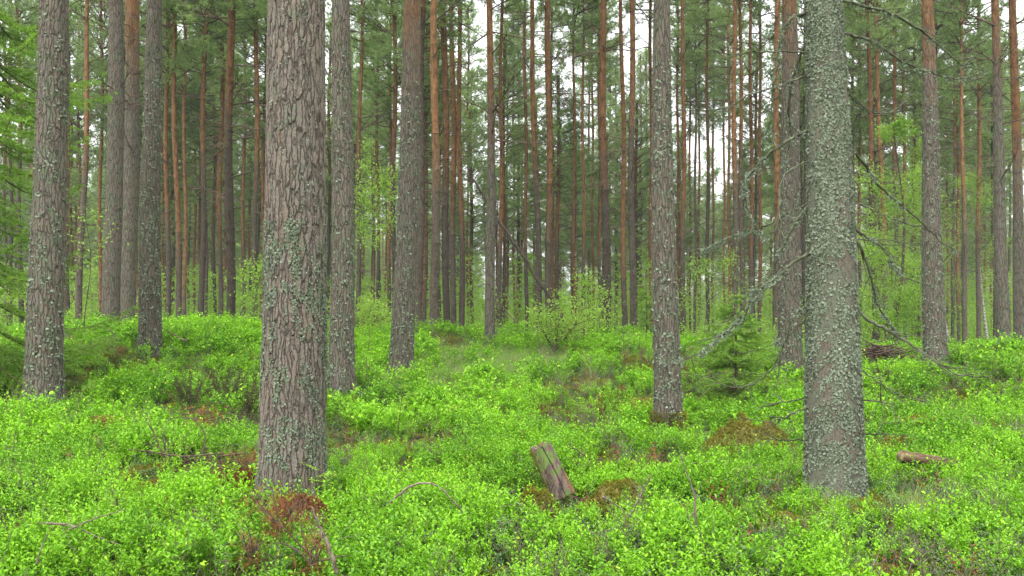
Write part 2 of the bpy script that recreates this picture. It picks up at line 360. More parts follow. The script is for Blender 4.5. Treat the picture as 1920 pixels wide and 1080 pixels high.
def flakes(mb, axf, rf, n, z0, z1, size, lift, mask, cam_dir=True, thr=.5, zsq=1.0):
    """leafy lichen rosettes on a trunk surface"""
    z = z0+(z1-z0)*rnd.random(n*3)**zsq; th = rnd.random(n*3)*2*math.pi
    keep = mask(th, z) > thr-.12*rnd.random(n*3); z = z[keep][:n]; th = th[keep][:n]; m = len(z)
    A = np.array([axf(q) for q in z]); r = np.array([rf(q) for q in z])+lift*(.5+rnd.random(m))
    o = np.c_[np.cos(th), np.sin(th), np.zeros(m)]; C = A+o*r[:, None]
    ta = np.c_[-np.sin(th), np.cos(th), np.zeros(m)]; up = np.tile([0, 0, 1.], (m, 1))
    nn = nrm(o+.55*rnd.normal(size=(m, 3))); e1 = nrm(np.cross(nn, up)); e2 = np.cross(nn, e1)
    s = size*(.5+rnd.random(m)); K = 7; V = [C]
    for k in range(K):
        a = 2*math.pi*k/K+rnd.random(m)*.5; q = s*(.6+.7*rnd.random(m))
        V.append(C+(np.cos(a)*q)[:, None]*e1+(np.sin(a)*q)[:, None]*e2+nn*(s*.45*rnd.random(m))[:, None])
    V = np.stack(V, 1).reshape(-1, 3); b = np.arange(m)[:, None]*(K+1)
    T = np.vstack([b+np.array([[0, 1+k, 1+(k+1) % K]]) for k in range(K)]); mb.add(V, T=T, a=np.repeat(rnd.random(m), K+1))
def stubs(mb, axf, rf, zs, Lr, r=.012):
    for z in zs:
        th = R.random()*6.283; D = nrm(np.array([math.cos(th), math.sin(th), R.uniform(-.2, .5)])); P0 = axf(z)+D*rf(z)*.8; L = R.uniform(*Lr)
        taper_tube(mb, P0, D, L, r, .2, 5, 5)
TREES = []
def pine(ub, vb, ut, wb, wt, oy=None, d=None, label='', cat='pine tree', group=None, mat=None, hi=False, crown=None, dead=True, flare=.0, dia=None, name='pine_tree', shade=None, Hz=None):
    """ub,vb: foot in the photo; ut: axis at the photo's top edge; wb,wt: widths in photo pixels; oy: row where the bark turns orange"""
    if d is None: d = (dia or dia_of(wb))*F_PX/wb
    p = unproj(ub, vb or 600, d); gz = g1(p[0], d)
    zb = min(gz, p[2]) if vb else gz
    top = unproj(ut, 0, d); r0 = wb/2*d/F_PX-(.007 if hi else 0); r1 = wt/2*d/F_PX-(.007 if hi else 0)
    if vb is None: p = unproj(ub, 610, d)
    base = np.array([p[0], d, zb-.25]); H = R.uniform(17, 21) if Hz is None else Hz[0]
    root = empty(name, base+[0, 0, .25], label, cat, group)
    loc_top = top-root.location
    zt = loc_top[2]; n = 12
    if hi:
        px = d/F_PX*1920/1024; step = max(.005, px*.75); n = int(min(300, 2*math.pi*r0/step)); n = max(n, 40)
        zs = np.concatenate([np.arange(-.25, zt+.25, step*1.25), np.linspace(zt+.6, H, 14)])
        kn = None
    else:
        n = 14 if wb > 9 else 9; kz = np.cumsum([R.uniform(.28, .55) for _ in range(40)])+1.2; kz = kz[kz < H-3]
        zs = np.concatenate([[-.25, .3, .8]]+[[q-.045, q, q+.045] for q in kz]+[np.linspace(kz[-1]+.4, H, 6)]); kn = np.zeros(len(zs)); kn[4:3+3*len(kz):3] = 1
    mb, axf, rf = trunk_mesh(np.zeros(3), loc_top, r0, r1, H, n, zs, None, flare, wob=.02 if hi else .035)
    if kn is not None:
        V = mb.V[0].reshape(len(zs), n, 3); c = V.mean(1, keepdims=True); ms = (rnd.random((len(zs), n)) > .6); k_ = (kn[:, None]*(.03+.32*ms*rnd.random((len(zs), n))))[..., None]; mb.V[0] = (c+(V-c)*(1+k_)).reshape(-1, 3); mb.A[0] = (.5+kn[:, None]*(.08+.4*ms)).ravel()
    tr = mb.build('trunk', mat or (m_bark if hi else m_bark_far), root)
    oz = 99. if oy is None else float(unproj(ut, oy, d)[2]-root.location[2]); tr['orange_from'] = oz
    ci = R.randrange(len(crowns)) if crown is None else crown
    bmesh_, nmesh_ = crowns[ci]; s = R.uniform(.85, 1.1); hc = nmesh_.vertices and [9, 8, 10, 9, 11, 8.5][ci]*s
    zc = H-hc+.2
    if Hz: zc = Hz[1]
    if zt > 0 and d < 20: zc = max(zc, zt+1.2)
    sc = (H-zc)/hc*s; c = link('crown', nmesh_, root, axf(zc)); c.scale = (s, s, sc); c.rotation_euler.z = R.random()*6.28
    cb = link('crown_limb', bmesh_, c)
    if dead and d > 13:
        z = R.uniform(1.6, 3.2) if d > 18 else R.uniform(3.0, 4.5); nmax = 34 if d < 34 else 11; k = 0; gap = (zc-z)/nmax*2.4
        while z < zc and k < nmax:
            for q in range(R.choice([1, 2, 3, 4])):
                db = link('dead_branch', R.choice(limbs), root, axf(z+R.uniform(-.06, .06))); L = R.uniform(.35, 1.35)*(.55+.6*z/zc)
                db.scale = (L, L, L); db.rotation_euler = (R.random()*.6, -radians(R.uniform(-14, 42)), R.random()*6.28); k += 1
            z += gap*R.uniform(.7, 1.3)
    TREES.append((ub, d)); return root, axf, rf, tr
# ------------------------------------------------------------------ the near trunks, each by its place in the photo
def mossbase(root, axf, rf, n=500, h=.35, mat=None):
    mb = MB(); th = rnd.random(n)*6.283; z = h*rnd.random(n)**1.6
    P = np.array([axf(q)+np.array([math.cos(t), math.sin(t), 0])*rf(q)*1.12 for q, t in zip(z, th)])
    needles(mb, P, np.c_[np.cos(th), np.sin(th), np.full(n, .5)], 10, .035, .004, .6); mb.build('moss', mat or m_moss, root)
def mask(sc_t, sc_z, seed): return lambda th, z: fbm(np.cos(th)*sc_t+seed, z*sc_z+np.sin(th)*sc_t+seed, 4)
# big trunk with lichen, left of centre
rt, ax, rf, tr = pine(545, 905, 563, 125, 107, d=5.6, label='thickest pine trunk, furrowed bark with leafy grey-green lichen, left of centre foreground', mat=m_bark_big, hi=True, flare=.22)
mb = MB(); flakes(mb, ax, rf, 13000, .05, 1.9, .0052, .005, mask(4.2, 9., 3), thr=.61); flakes(mb, ax, rf, 2200, 1.6, 3.6, .0052, .005, mask(4.2, 9., 3), thr=.70)
mb.build('lichen', m_lichen, rt)
for q in (1.95, 2.75, 3.0, 3.4):
    mb = MB(); stubs(mb, ax, rf, [q], (.02, .04), .014); mb.build('branch_stub', m_twigD, rt)
# lichen-clad spruce on the right
rs, axs, rfs, trs = pine(1566, 912, 1541, 112, 69, d=5.6, label='straight spruce trunk densely crusted in pale lichen with dead branches, right foreground', cat='spruce tree', name='spruce_tree', mat=m_bark_spr, hi=True, flare=.05, dead=False)
mb = MB(); mk1, mk2 = mask(3.2, 14., 9), mask(1.1, 2.2, 31); flakes(mb, axs, rfs, 30000, 0, 3.7, .0062, .003, lambda th, z: .55*mk1(th, z)+.45*mk2(th, z)+.07*(z < .6), thr=.485); mb.build('lichen', m_lichen2, rs)
NEAR = [
 (82,735,98,68,52,None,.38,'thick grey pine with scaly bark and dark upper patch at the far left',.10,700),
 (208,606,219,34,27,None,.335,'grey-brown pine on the mossy rise, left one of a close pair',.05,0),
 (240,606,249,31,25,120,.33,'pine of a close pair on the rise, orange bark near top',.05,0),
 (282,645,286,43,29,None,.32,'straight grey-green lichened pine just right of the close pair',.10,900),
 (640,722,642,50,35,None,.32,'dark grey pine directly right of the thickest trunk',.12,600),
 (752,682,775,46,34,75,.34,'right-leaning grey pine, orange at its top, fallen-apart bark plates, left of centre',.14,600),
 (1253,795,1240,56,33,None,.32,'smooth grey pine with a mossy foot, right of centre',.14,700),
 (1482,685,1479,48,28,60,.385,'broad dark pine close behind the lichen-crusted spruce on its left',.10,600),
 (1754,667,1737,43,22,110,.345,'grey lichened pine with orange upper trunk right of the spruce',.12,700),
 (1883,648,1864,27,14,110,.26,'reddish-grey pine second from the right edge',.08,0),
 (1913,642,1899,23,13,330,.25,'dark brown pine trunk at the right edge',.06,0),
 (919,643,919,21,12,240,.20,'slim grey pine standing alone on the crest at centre, orange above',.10,0),
]
for k, (ub, vb, ut, wb, wt, oy, dia, lab, fl, nl) in enumerate(NEAR):
    rt, ax, rf, tr = pine(ub, vb, ut, wb, wt, oy, dia=dia, label=lab, hi=True, flare=fl*1.5)
    if nl:
        mb = MB(); flakes(mb, ax, rf, nl*3, .05, 4.2, .011, .005, mask(2.6, 8., 20+k), thr=.58, zsq=1.5); mb.build('lichen', m_lichen, rt)
    for q in range(7):
        mb = MB(); stubs(mb, ax, rf, [R.uniform(1.2, 5)], (.03, .12), .011); mb.build('branch_stub', m_twig, rt)
    if ub == 1253: mossbase(rt, ax, rf, 900, .38)
# ------------------------------------------------------------------ background pines read off the photo: foot x, foot y, x at top, widths, row of the orange bark
BG = [(11,None,9,8,5,300),(22,None,18,8,5,330),(41,None,34,10,6,250),(62,None,62,6,4,100),
 (128,612,123,11,8,460),(137,None,131,6,4,500),(148,612,167,14,7,300),(152,None,146,6,5,500),(187,None,192,8,5,600),
 (232,None,233,7,5,500),(256,None,260,8,5,600),(308,None,302,6,5,600),(316,None,312,11,7,420),(338,605,325,12,8,470),(348,None,346,8,6,560),
 (365,None,367,6,4,600),(377,603,386,12,8,320),(388,None,391,4,3,None),(403,603,401,7,5,430),(413,600,416,10,7,450),(421,None,423,5,4,600),
 (432,598,432,18,14,230),(456,None,460,8,5,480),(469,None,468,5,4,500),(478,None,482,11,8,330),(490,None,500,8,8,600),
 (658,None,660,5,4,600),(670,616,678,10,6,300),(680,None,684,4,3,560),(698,None,701,5,4,600),(710,None,706,7,5,480),(723,None,726,4,4,600),
 (730,None,733,8,6,500),(738,615,740,10,8,300),(785,627,794,14,10,40),(796,None,800,8,5,560),(815,613,816,19,13,330),(839,613,832,14,12,350),
 (851,612,848,12,9,400),(867,612,860,12,8,430),(876,None,878,5,4,600),(880,None,884,4,3,560),(937,614,941,10,6,470),(952,None,950,5,4,600),(964,None,962,5,4,600),
 (971,None,973,5,4,600),(987,None,984,8,6,470),(1013,620,996,13,8,330),(1030,620,1028,13,11,420),(1038,None,1033,7,5,600),
 (1077,None,1076,8,4,600),(1094,None,1093,8,4,480),(1106,None,1104,5,4,600),(1112,None,1110,6,4,600),(1125,None,1123,7,5,500),(1137,627,1130,18,12,330),
 (1143,None,1144,4,3,600),(1154,None,1155,4,3,600),(1172,617,1165,12,7,520),(1186,617,1184,15,10,230),(1203,None,1201,4,3,600),(1212,None,1212,4,3,600),(1221,None,1220,9,6,600),
 (1272,None,1270,6,5,560),(1281,622,1281,11,7,420),(1294,None,1293,5,4,600),(1303,None,1305,6,4,None),(1310,None,1311,5,4,600),(1327,None,1326,8,5,330),(1336,None,1338,5,4,600),
 (1358,None,1357,5,4,600),(1367,None,1366,6,5,600),(1378,628,1377,12,8,350),(1391,628,1388,10,6,300),(1409,None,1407,9,6,480),(1424,None,1425,8,5,560),
 (1455,640,1457,13,10,430),(1508,None,1510,8,6,200),(1592,None,1590,4,3,600),(1600,None,1598,7,5,500),(1611,None,1612,7,5,500),(1631,None,1630,4,3,None),
 (1643,650,1626,13,7,330),(1664,None,1640,10,7,480),(1680,None,1676,9,6,300),(1696,None,1694,7,5,600),(1716,None,1714,7,5,460),(1725,None,1726,5,4,300),
 (1762,None,1752,9,7,520),(1776,None,1775,5,4,600),(1789,None,1788,4,3,500),(1797,650,1795,7,5,560),(1810,650,1801,10,5,400),(1834,645,1836,9,6,440),
 (1845,None,1846,5,4,560),(1858,None,1857,4,3,600),(1864,None,1863,5,4,600),(1893,None,1892,5,4,None)]
LM = [(-50, 'the left edge'), (82, 'the far-left grey trunk'), (224, 'the close pair'), (282, 'the lichened trunk beside the pair'), (548, 'the thickest trunk'), (640, 'the dark grey trunk'), (760, 'the right-leaning trunk'),
      (919, 'the lone crest pine'), (1250, 'the mossy-footed pine'), (1482, 'the broad dark pine'), (1555, 'the crusted spruce'), (1748, 'the orange-topped right pine'), (1878, 'the reddish-grey pine'), (1990, 'the right edge')]
BG.sort()
ORD = ['first', 'second', 'third', 'fourth', 'fifth', 'sixth', 'seventh', 'eighth', 'ninth', 'tenth', 'eleventh', 'twelfth', 'thirteenth', 'fourteenth', 'fifteenth', 'sixteenth', 'seventeenth', 'eighteenth', 'nineteenth', 'twentieth',
       'twenty-first', 'twenty-second', 'twenty-third', 'twenty-fourth', 'twenty-fifth', 'twenty-sixth', 'twenty-seventh', 'twenty-eighth', 'twenty-ninth', 'thirtieth', 'thirty-first']
cnt = {}
for (ub, vb, ut, wb, wt, oy) in BG:
    gi = max(k for k in range(len(LM)) if LM[k][0] < ub); cnt[gi] = cnt.get(gi, 0)+1
    look = 'grey' if oy is None else 'orange' if oy > 480 else 'grey-footed orange' if oy > 300 else 'mostly grey'
    size = 'thin' if wb < 7 else 'slim' if wb < 12 else 'sturdier'
    lab = f'{size} {look} pine, {ORD[cnt[gi]-1]} trunk right of {LM[gi][1]}'
    cz = R.uniform(12, 14) if 800 < ub < 1500 else R.uniform(8.5, 11.5)
    pine(ub, vb, ut, wb*.95, wt*.95, oy, Hz=(cz+R.uniform(7, 9), cz), label=lab, group='slender pines standing back in the forest', d=dia_of(wb)*F_PX/wb if not vb or wb < 12 else None)
# ------------------------------------------------------------------ farther pines filling the depth of the forest
pts = []; tries = 0
while len(pts) < 165 and tries < 20000:
    tries += 1; d = 34+46*R.random()**.75; u = R.uniform(-120, 2040)
    x = (u-960)/F_PX*d
    if min([(x-a)**2+(d-b)**2 for a, b in pts] or [99]) < 4: continue
    pts.append((x, d))
def where(u):
    g = max(k for k in range(len(LM)) if LM[k][0] < max(-49, u)) if u > -50 else 0
    return g
pts += [((uu-960)/F_PX*dd_, dd_) for uu, dd_ in ((616, 44), (624, 58), (700, 50), (1218, 60))]; pts.sort(key=lambda q: q[0]/q[1]); fc = {}
def farlab(u):
    g = where(u); fc[g] = fc.get(g, 0)+1
    return f'faint far pine, {ORD[fc[g]-1]} such right of {LM[g][1]}'
for x, d in pts:
    u = 960+x/d*F_PX; wpx = .165*R.uniform(.8, 1.2)/d*F_PX
    pine(u, None, u+R.uniform(-10, 10), wpx, wpx*.7, R.choice([300, 380, 450, 560, 600, None]), d=d,
         label=farlab(u), Hz=(R.uniform(13, 18), R.uniform(4.5, 9)) if not 820 < u < 1420 else (R.uniform(10, 14.5), R.uniform(3.5, 7)), group='distant thin pines deep in the forest')
# a wood beyond, one mass
def gn_scatter(name, pts, rot, scl, idx, protos, mat_kind, label, cat):
    me = bpy.data.meshes.new(name); me.vertices.add(len(pts)); me.vertices.foreach_set('co', np.asarray(pts, float).ravel())
    a = me.attributes.new('rot', 'FLOAT_VECTOR', 'POINT'); a.data.foreach_set('vector', np.asarray(rot, np.float32).ravel())
    a = me.attributes.new('scl', 'FLOAT', 'POINT'); a.data.foreach_set('value', np.asarray(scl, np.float32))
    a = me.attributes.new('idx', 'INT', 'POINT'); a.data.foreach_set('value', np.asarray(idx, np.int32)); me.update()
    o = link(name, me); cl = bpy.data.collections.new(name+'_kinds')
    for p in protos: cl.objects.link(p)
    g = bpy.data.node_groups.new(name, 'GeometryNodeTree'); g.interface.new_socket('Geometry', in_out='INPUT', socket_type='NodeSocketGeometry'); g.interface.new_socket('Geometry', in_out='OUTPUT', socket_type='NodeSocketGeometry')
    N = g.nodes; gi = N.new('NodeGroupInput'); go = N.new('NodeGroupOutput'); ip = N.new('GeometryNodeInstanceOnPoints'); ci = N.new('GeometryNodeCollectionInfo')
    ci.inputs['Collection'].default_value = cl; ci.inputs['Separate Children'].default_value = True; ci.inputs['Reset Children'].default_value = True; ci.transform_space = 'ORIGINAL'
    def na(n, t):
        q = N.new('GeometryNodeInputNamedAttribute'); q.data_type = t; q.inputs['Name'].default_value = n; return q.outputs['Attribute']
    L = g.links.new; L(gi.outputs[0], ip.inputs['Points']); L(ci.outputs[0], ip.inputs['Instance']); ip.inputs['Pick Instance'].default_value = True
    L(na('idx', 'INT'), ip.inputs['Instance Index']); L(na('scl', 'FLOAT'), ip.inputs['Scale'])
    er = N.new('FunctionNodeEulerToRotation'); L(na('rot', 'FLOAT_VECTOR'), er.inputs[0]); L(er.outputs[0], ip.inputs['Rotation'])
    L(ip.outputs[0], go.inputs[0]); md = o.modifiers.new('scatter', 'NODES'); md.node_group = g
    return tag(o, label, cat, kind=mat_kind)
protos = []
for k in range(4):
    ci = [0, 2, 4, 5][k]; mb, ax, rf = trunk_mesh(np.zeros(3), np.array([R.uniform(-.2, .2), R.uniform(-.2, .2), 12.]), .09, .06, 17.5, 7, np.linspace(-.3, 17.5, 12), None)
    me = mb.mesh('far_pine', m_bark_far); nm = crowns[ci][1]
    V = np.empty(len(nm.vertices)*3); nm.vertices.foreach_get('co', V); V = V.reshape(-1, 3)*[1.25, 1.25, 1.2]+[0, 0, [7., 3.2, 5., 2.][k]]
    keep = V.reshape(-1, 3, 3)
    me2 = MB().add(V, T=np.arange(len(V)).reshape(-1, 3), a=np.repeat(rnd.random(len(V)//3), 3))
    bm2 = bpy.data.objects.new(f'far_pine_kind_{k}', None)
    # trunk and needles joined in one mesh with two materials
    T = MB(); T.V = mb.V+[V]; T.Q = mb.Q; T.T = [np.arange(len(V)).reshape(-1, 3)+mb.n]; T.A = mb.A+[np.repeat(rnd.random(len(V)//3), 3)]
    me = T.mesh('far_pine', m_bark_far); me.materials.append(m_need); nq = sum(len(q) for q in mb.Q)
    me.polygons.foreach_set('material_index', np.concatenate([np.zeros(nq), np.ones(len(V)//3)]).astype(np.int32))
    ob = bpy.data.objects.new('far_pine_kind', me); ob['orange_from'] = 3.5; protos.append(ob)
P = []
while len(P) < 620:
    d = 75+115*R.random(); x = R.uniform(-.72, .72)*d; P.append((x, d, g1(x, d)))
gn_scatter('far_pine_wood', P, [(0, 0, R.random()*6.28) for _ in P], [R.uniform(.75, 1.05)*(.62 if -.08 < p[0]/p[1] < .30 else 1) for p in P], [R.randrange(4) for _ in P], protos, 'stuff', 'far-off pine wood seen as pale green mass between the trunks', 'forest')
# ------------------------------------------------------------------ broadleaved trees and shrubs
def leafy(name, u, v, d, h, rad, nleaf, label, cat='birch', group=None, leaf=.052, stems=1, low=.15, mat=None, stem_mat=None, hang=.0, r=.02, lean=0):
    p = unproj(u, v, d) if v else np.array([(u-960)/F_PX*d, d, 0]); p[2] = g1(p[0], d)
    root = empty(name, p, label, cat, group); sm = MB(); lm = MB(); PP = []; DD = []
    for s in range(stems):
        D = nrm(np.array([R.uniform(-.25, .25)+lean, R.uniform(-.2, .2), 1])) if stems == 1 else nrm(np.array([R.uniform(-.7, .7), R.uniform(-.5, .5), 1]))
        hh = h*(1 if stems == 1 else R.uniform(.6, 1.0)); t = np.linspace(0, 1, 12)[:, None]
        wv = nrm(rnd.normal(size=3)*[1, 1, 0])*h*.05*np.sin(t*5+R.random()*6)*t
        P = D*hh*t+wv; sm.add(*tube(P, np.linspace(r, r*.25, 12), 6))
        nb = int(22/stems**.5)+3
        for b in range(nb):
            f = R.uniform(low, 1.0); k = f*11; a = int(min(10, k)); q = P[a]+(P[a+1]-P[a])*(k-a)
            prof = math.sin(math.pi*min(1, (f-low)/(1-low)*.85+.15))**.7
            th = R.random()*6.283; L = rad*prof*R.uniform(.5, 1.1)+.1
            Db = nrm(np.array([math.cos(th), math.sin(th), R.uniform(.1, .7)])); Pb = taper_tube(sm, q, Db, L, max(.004, r*.3*(1-f*.5)), .15-hang, 3, 6)
            m = max(4, int(nleaf/stems/nb)); kk = 1+rnd.random(m)*3.99; ai = kk.astype(int); pb = Pb[ai]+(Pb[np.minimum(ai+1, 5)]-Pb[ai])*(kk-ai)[:, None]
            PP.append(pb+rnd.normal(size=(m, 3))*(.07+.10*L)); DD.append(Db+rnd.normal(size=(m, 3))*.8-[0, 0, hang])
    PP = np.vstack(PP); DD = np.vstack(DD); N = nrm(rnd.normal(size=PP.shape)*.7+[0, 0, 1.])
    leaves(lm, PP, DD, N, leaf*(.6+.7*rnd.random(len(PP))), leaf*.75*(.6+.7*rnd.random(len(PP))), six=False, fold=.15)
    sm.build('stem', stem_mat or m_twigD, root); lm.build('foliage', mat or m_birch, root, False); return root
leafy('birch_tree', 1672, None, 22, 6.2, 1.25, 9500, 'bright green young birch behind the crusted spruce, tallest leafy tree on the right', stem_mat=m_twigD, r=.05, low=.12, leaf=.06)
leafy('birch_tree', 1630, None, 25, 4.4, 1.0, 4200, 'small bright birch directly right of the crusted spruce, left of the tall birch', r=.03)
leafy('birch_tree', 1781, None, 32, 8.0, 1.6, 7000, 'pale white-stemmed birch just right of the orange-topped pine', stem_mat=m_white, r=.06, low=.3)
leafy('birch_tree', 1852, None, 34, 7.0, 1.8, 6500, 'white-stemmed birch with light crown left of the reddish-grey pine', stem_mat=m_white, r=.06, low=.25)
leafy('birch_tree', 1730, None, 36, 6.0, 2.0, 6000, 'light green birch crown behind the orange-topped right pine', stem_mat=m_white, r=.05, low=.2)
leafy('birch_tree', 704, None, 18, 4.6, .65, 2400, 'slender birch with sparse bright leaves between two dark trunks left of centre', r=.022, low=.45)
leafy('birch_sapling', 468, 597, 17, 1.5, .38, 1100, 'small bright sapling at the left edge of the thickest trunk', r=.012)
leafy('birch_sapling', 158, None, 13, 2.0, .34, 260, 'light green sapling just right of the far-left trunk', r=.01, low=.6, leaf=.042)
leafy('leafy_bush', 1040, 625, 14.6, 1.0, .5, 2300, 'bright many-stemmed bush on the crest right of centre', 'bush', stems=7, r=.012, leaf=.045, low=.3)
leafy('leafy_bush', 1108, 620, 16.5, 1.35, .45, 1800, 'taller light sapling just right of the many-stemmed bush', 'bush', stems=2, r=.010, leaf=.045)
leafy('leafy_bush', 690, 612, 17, .7, .8, 1800, 'low leafy bush behind the gap between two dark left trunks', 'bush', stems=4, r=.01)
leafy('leafy_bush', 1290, 625, 16, .5, .4, 350, 'low bright bush right behind the mossy-footed pine', 'bush', stems=4, r=.01)
leafy('leafy_bush', 1445, 640, 15, .9, .5, 1200, 'light leafy bush beside the broad dark pine', 'bush', stems=3, r=.01)
for k in range(30):
    d = R.uniform(22, 60); u = -40+68*k+R.uniform(-20, 20)
    leafy('birch_sapling', u, None, d, R.uniform(1.2, 3.4), R.uniform(.6, 1.3), 1500, f'bright green sapling among distant pine feet, {ORD[k]} of its kind from the left', 'sapling', 'saplings under the distant pines', leaf=.06, r=.014, low=.1)
def bush_kind(k):
    lm = MB(); n = 420; P = rnd.normal(size=(n, 3))*[.75, .75, 1]; P[:, 2] = rnd.random(n)**.8*(2.6+.5*k); P[:, :2] *= (1.1-P[:, 2:]/(4.+k))
    leaves(lm, P, rnd.normal(size=(n, 3)), rnd.normal(size=(n, 3)), .13, .10, six=False); return bpy.data.objects.new('undergrowth_kind', lm.mesh('undergrowth_clump', m_birch, False))
bk = [bush_kind(k) for k in range(4)]; P = []
while len(P) < 800:
    d = 36+75*R.random(); x = R.uniform(-.68, .68)*d; P.append((x, d, g1(x, d)))
gn_scatter('undergrowth', P, [(0, 0, R.random()*6.28) for _ in P], [R.uniform(.5, 1.25) for _ in P], [R.randrange(4) for _ in P], bk, 'stuff', 'light green leafy undergrowth far back between the pine trunks', 'undergrowth')
# ------------------------------------------------------------------ young spruces
def spruce(name, u, d, h, Lmax, label, group=None, z0=.15, dz=.16, droop=.25, nd=.022, seedn=0, cat='young spruce', per=6, dens=1., slope=.9):
    x = (u-960)/F_PX*d; root = empty(name, (x, d, g1(x, d)), label, cat, group); sm = MB(); nm = MB(); tm = MB(); z = z0
    tm.add(*tube([(0, 0, 0-.1), (0.01, 0, h*.5), (0, 0.01, h)], [h*.014+.006, h*.009+.005, .003], 8)); tm.build('trunk', m_twigD, root)
    PP = []; DD = []
    while z < h:
        f = z/h; L0 = Lmax*(1-f)**slope+.06
        for q in range(per if f < .9 else 4):
            th = R.random()*6.283; L = L0*R.uniform(.6, 1.1); D = np.array([math.cos(th), math.sin(th), R.uniform(-.05, .3)])
            t = np.linspace(0, 1, 8)[:, None]; P = np.array([0, 0, z+R.uniform(-.04, .04)])+nrm(D)*L*t+np.array([0, 0, -1.])*droop*L*np.sin(t*2.4)
            sm.add(*tube(P, np.linspace(.004+.006*L, .002, 8), 3, cap=False)); S = np.cross(nrm(D), [0, 0, 1.])
            for s_ in range(int((6+L*26)*dens)):
                k = R.uniform(.8, 6.99); a = int(k); p = P[a]+(P[a+1]-P[a])*(k-a); sd = R.choice([-1, 1]); l2 = (.08+.30*L*(1-k/7.5))*R.uniform(.5, 1.1)
                d2 = nrm(nrm(D)*.8+S*sd*.9+np.array([0, 0, R.uniform(-.35, .0)])); n3 = max(5, int(l2/.010)); tt = rnd.random((n3, 1))
                PP.append(p+d2*l2*tt-[0, 0, 1]*tt**2*l2*.25); DD.append(np.repeat(d2[None], n3, 0))
            n3 = int(L/.012); tt = rnd.random(n3)*6.99; a = tt.astype(int); PP.append(P[a]+(P[np.minimum(a+1, 7)]-P[a])*(tt-a)[:, None]); DD.append(np.repeat(nrm(D)[None], n3, 0))
        z += dz*R.uniform(.8, 1.2)
    PP = np.vstack(PP); DD = np.vstack(DD); needles(nm, PP, DD, 3, nd, .0030*nd/.022, .7)
    sm.build('branches', m_twigD, root); nm.build('needles', m_spru, root, False); return root
spruce('spruce_sapling', 1378, 11.2, 1.4, .95, 'small green spruce sapling between the mossy-footed pine and the broad dark pine', per=8, dz=.115, dens=1.0, nd=.034, droop=.12, slope=.8)
spruce('spruce_tree', -45, 9.6, 6.5, 1.75, 'young spruce reaching fresh drooping branches in from the left edge', dz=.30, per=7, slope=.35, droop=.35, nd=.030, dens=1.3)
spruce('spruce_sapling', 1212, 19, 1.7, .5, 'tiny spruce sapling behind the left side of the mossy-footed pine', nd=.04, dens=.5)
spruce('spruce_sapling', 1722, 24, 3.4, .5, 'thin spruce sapling behind the orange-topped right pine', nd=.05, dens=.35, dz=.25)
# ------------------------------------------------------------------ dead branches of the crusted spruce
BR = [((1575,60),(1630,75),(1675,105),(1720,128),(1780,145),(1862,152)), ((1575,-3),(1660,22),(1720,52),(1750,75),(1800,118),(1850,135)), ((1580,257),(1615,300),(1650,350),(1710,400),(1760,450),(1792,470)),
 ((1583,370),(1630,390),(1675,410),(1722,427)), ((1583,390),(1610,435),(1650,460),(1680,500),(1702,532)), ((1585,447),(1650,450),(1722,455)),
 ((1585,548),(1623,594),(1670,622),(1711,648),(1749,673),(1799,704),(1852,707)), ((1591,655),(1610,688),(1642,714),(1700,745),(1745,753)), ((1600,746),(1640,752),(1676,757)), ((1605,811),(1632,814),(1660,813)),
 ((1585,440),(1607,452),(1632,515),(1645,569),(1667,606),(1688,630)), ((1578,150),(1620,200),(1662,212),(1700,190)),
 ((1508,380),(1493,415),(1469,457),(1448,503),(1426,545),(1398,584),(1377,609),(1345,637),(1317,658),(1282,674),(1236,671)), ((1508,468),(1483,496),(1455,521),(1433,535),(1405,549)),
 ((1510,560),(1486,598),(1465,633),(1440,662)), ((1512,580),(1476,633),(1462,669),(1433,707),(1391,727),(1356,721),(1337,707)), ((1508,375),(1444,419),(1405,433),(1363,447),(1331,464),(1307,478)),
 ((1506,240),(1460,275),(1420,310),(1395,350),(1408,410),(1433,443)), ((1506,100),(1440,96),(1370,101),(1312,92)), ((1506,140),(1450,165),(1405,178),(1365,200),(1320,207),(1288,200)),
 ((1515,758),(1475,780),(1438,796)), ((1516,822),(1475,826),(1440,822)), ((1514,744),(1475,752),(1440,761)), ((1506,20),(1470,50),(1455,130),(1447,200),(1450,260)), ((1506,300),(1470,330),(1462,400),(1470,450)),
 ((1506,60),(1490,130),(1478,200),(1482,260),(1470,310))]
dd = 5.6
